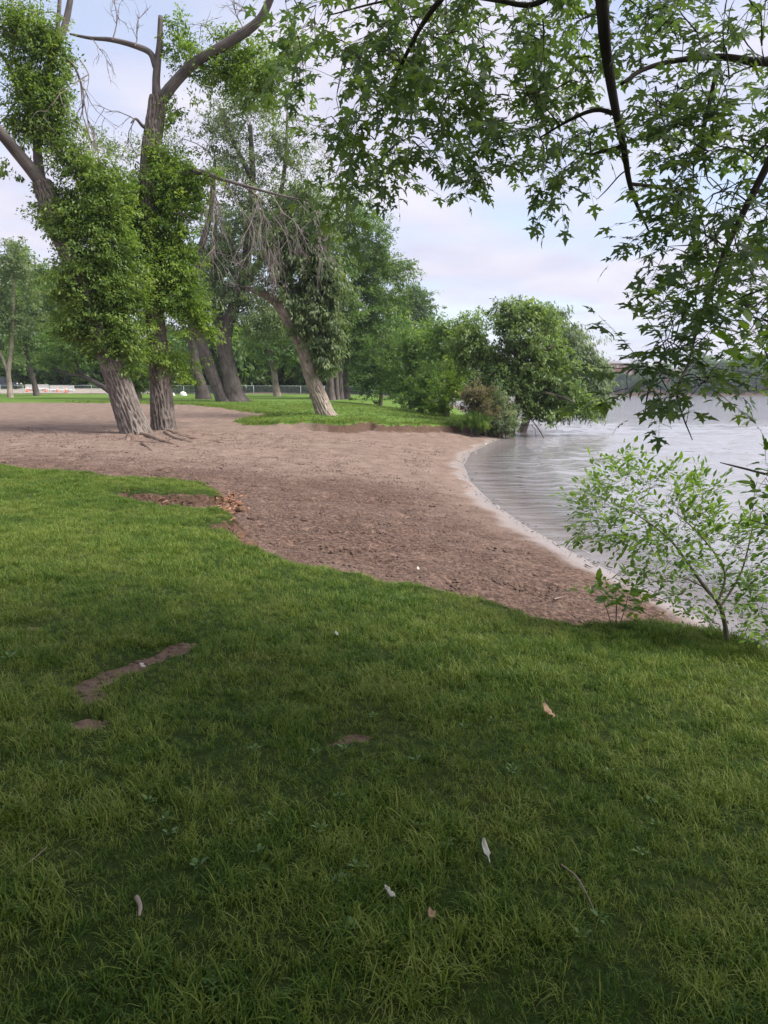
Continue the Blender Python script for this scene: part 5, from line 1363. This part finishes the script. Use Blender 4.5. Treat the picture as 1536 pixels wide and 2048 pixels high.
# clods of turf and wood chips fallen from the lawn's broken edge
M_SOD = plain_mat('sod', (0.11, 0.062, 0.038), .95, 0, .45, 30, .6)
M_CHIP = plain_mat('bark_chip', (0.27, 0.14, 0.085), .9, 0, .4, 40)
def sod(px_, py_, r, label):
    h_ = hit(px_, py_); V_ = []; n = 18
    for i, z_ in enumerate(np.linspace(-.3, 1, 9)):
        for k_ in range(n):
            a_ = k_ / n * 6.283; q = math.sqrt(max(.02, 1 - max(z_, 0) ** 2)) * r * (1 + .5 * float(fbm(np.array([math.cos(a_) * 2 + px_]), np.array([math.sin(a_) * 2 + z_ * 2.0]), 1.2, 3, 141)[0]))
            V_.append([math.cos(a_) * q, math.sin(a_) * q, z_ * r * .75])
    q_ = [[i * n + j, i * n + (j + 1) % n, (i + 1) * n + (j + 1) % n, (i + 1) * n + j] for i in range(8) for j in range(n)]
    t_ = [[8 * n, 8 * n + i, 8 * n + i + 1] for i in range(1, n - 1)]
    o_ = MB().add(np.array(V_), q_, t_).build('sod_clod', M_SOD); o_.location = h_; return tag(o_, label, 'clod')
sod(494, 1094, .13, 'brown root matted clod fallen at the foot of the lawn edge'); sod(479, 1074, .10, 'dark clod wedged under the lawn edge above the root matted one'); sod(482, 1022, .10, 'crumbled clod below the chips at the lawn edge')
mb = MB()
for i in range(190):
    u_ = rng.random()
    if u_ < .85: p = (462 + rng.normal() * 12, 1008 + rng.normal() * 10)
    else: p = (rng.uniform(300, 460), rng.uniform(998, 1018))
    h_ = hit(*p); s_ = .02 + .03 * rng.random()
    d = unit(rng.normal(size=3) * [1, 1, .35]); n_ = unit(rng.normal(size=3) * .5 + [0, 0, 1]); sd_ = np.cross(d, n_)
    c_ = h_ + [0, 0, .012 + .02 * rng.random()]
    A_ = [c_ - d * s_ - sd_ * s_ * .35, c_ + d * s_ - sd_ * s_ * .3, c_ + d * s_ + sd_ * s_ * .35, c_ - d * s_ * .9 + sd_ * s_ * .3]
    A_ = np.array(A_); mb.add(np.vstack([A_, A_ + n_ * .006]), [[0, 3, 2, 1], [4, 5, 6, 7], [0, 1, 5, 4], [1, 2, 6, 5], [2, 3, 7, 6], [3, 0, 4, 7]])
o = mb.build('bark_chips', M_CHIP, None, False, 'stuff'); tag(o, 'reddish dead leaves and chips spilling over the broken lawn edge', 'chips')
# thin drift line of twigs and leaf bits along the lap of the water
mb = MB()
for i in range(300):
    j = int(rng.integers(20, len(SH) - 1)); q2 = SH[j] + nr[j] * (0.04 + 0.10 * rng.normal() + 0.12 * float(fbm(SH[j:j + 1, 0], SH[j:j + 1, 1], 0.8, 2, 97)[0]))
    zz = max(float(G0(q2[:1], q2[1:])[0][0]), ZW + 0.012) + 0.012; s_ = 0.008 + 0.045 * rng.random() ** 4
    d = unit(np.array([tg[j][0], tg[j][1], 0]) + rng.normal(size=3) * [.6, .6, .05]); n_ = np.array([0, 0, 1.0]); sd_ = np.cross(d, n_); c_ = np.array([q2[0], q2[1], zz])
    A_ = np.array([c_ - d * s_ - sd_ * s_ * .22, c_ + d * s_ - sd_ * s_ * .2, c_ + d * s_ + sd_ * s_ * .22, c_ - d * s_ * .9 + sd_ * s_ * .2])
    mb.add(np.vstack([A_, A_ + n_ * .01]), [[0, 3, 2, 1], [4, 5, 6, 7], [0, 1, 5, 4], [1, 2, 6, 5], [2, 3, 7, 6], [3, 0, 4, 7]])
o = mb.build('drift_line', plain_mat('drift_debris', (0.09, 0.07, 0.055), .9, 0, .6, 3.0), None, False, 'stuff'); tag(o, 'thin dark drift line of twigs and leaf bits along the water edge', 'debris')
# litter in the grass
def curled(name, label, cat, px_, py_, L_, W_, mat, rz_, curl=.5):
    h_ = hit(px_, py_); n = 7; m = 5; V_ = []
    for i in range(n):
        t = i / (n - 1); w_ = W_ * math.sin(math.pi * min(1, .12 + t * .85)) ** .7
        for j in range(m):
            s_ = j / (m - 1) - .5; V_.append([s_ * w_, (t - .5) * L_, curl * (s_ ** 2 * W_ * 1.6 + (t - .5) ** 2 * L_ * .8) + .004 * rng.normal()])
    q_ = [[i * m + j, i * m + j + 1, (i + 1) * m + j + 1, (i + 1) * m + j] for i in range(n - 1) for j in range(m - 1)]
    o_ = MB().add(np.array(V_), q_).build(name, mat); o_.location = h_ + [0, 0, .045]; o_.rotation_euler = (.45, .2, rz_)
    sm = o_.modifiers.new('thickness', 'SOLIDIFY'); sm.thickness = .002
    return tag(o_, label, cat)
M_FEATHER = plain_mat('white_feather', (0.42, 0.41, 0.39), .8, 0, .12, 60); M_DRYL = plain_mat('dry_leaf', (0.34, 0.22, 0.15), .8, 0, .25, 50)
f1 = curled('feather', 'fluffy white feather lying in the dark grass', 'feather', 970, 1718, .075, .026, M_FEATHER, .2)
MB().box((0, -.02, .012), (.003, .09, .003)).build('shaft', M_FEATHER, f1, False)
curled('dry_leaf', 'curled tan dead leaf with its tip up on the shaded lawn', 'leaf', 1094, 1438, .10, .045, M_DRYL, .6)
curled('pink_leaf', 'small pinkish dead leaf in the grass near the long twig', 'leaf', 861, 1852, .035, .022, M_DRYL, .3)
curled('white_petal', 'small white scrap on the sunny grass', 'scrap', 673, 1280, .04, .02, M_FEATHER, .4)
curled('pale_scrap', 'pale scrap lying on the winding bare soil patch', 'scrap', 285, 1346, .04, .025, M_FEATHER, 1.2)
curled('silver_leaf', 'pale silvery upturned leaf beside the pinkish one', 'leaf', 778, 1808, .05, .018, M_FEATHER, .9)
curled('sand_scrap', 'tiny white scrap on the sand beyond the lawn edge', 'scrap', 836, 1145, .05, .03, M_FEATHER, .2)
# broad-leaved weeds in the lawn
M_WEED = leaf_mat('weed_leaf', (0.05, 0.10, 0.03), (0.08, 0.15, 0.04), (0.12, 0.20, 0.06), .2)
WEEDS = [(705, 1868, .06), (540, 1645, .06), (640, 1668, .06), (300, 1612, .06), (470, 1655, .05), (20, 1322, .08), (830, 1530, .06), (1300, 1610, .05), (930, 1440, .05), (420, 1985, .045), (660, 1250, .05), (330, 1650, .05), (880, 1345, .05)]
for _ in range(26): WEEDS.append((rng.uniform(30, 1480), rng.uniform(1330, 1900), .04 + .02 * rng.random()))
wl_ = leaf_shape(OVAL, .45); wme_ = [MB().add(wl_[0] * [1.35, 1, 1], None, wl_[1], tint=t_).mesh('leaf', M_WEED, True) for t_ in (.35, .55, .75)]
for a_, b_, s_ in WEEDS:
    h_ = hit(a_, b_); r = thing('lawn_weed', 'low broad leaved weed rosette growing in the lawn', 'weed', h_ + [0, 0, .02], rng.random() * 6, 'broad leaved weeds in the lawn')
    for k_ in range(rng.integers(4, 7)):
        o_ = link('leaf', wme_[rng.integers(3)], r); o_.rotation_euler = (.35 + .5 * rng.random(), 0, k_ * 1.25 + rng.random() * .5); q = s_ * (.3 + .3 * rng.random()); o_.scale = (q, q, q)

# ------------------------------------------------------------------ air
hz = MB().box((150, 425, 32.0), (2200, 1400, 73.5)).build('haze', None, None, False, 'stuff')
m, nt, N, L, out = new_mat('haze_air')
pv = nd(N, 'ShaderNodeVolumePrincipled'); pv.inputs['Color'].default_value = (0.80, 0.87, 1.0, 1); pv.inputs['Density'].default_value = 0.00028; pv.inputs['Anisotropy'].default_value = 0.2
L.new(pv.outputs[0], out.inputs['Volume'])
hz.data.materials.append(m)
tag(hz, 'thin pale summer haze over the lake and far shore', 'haze')
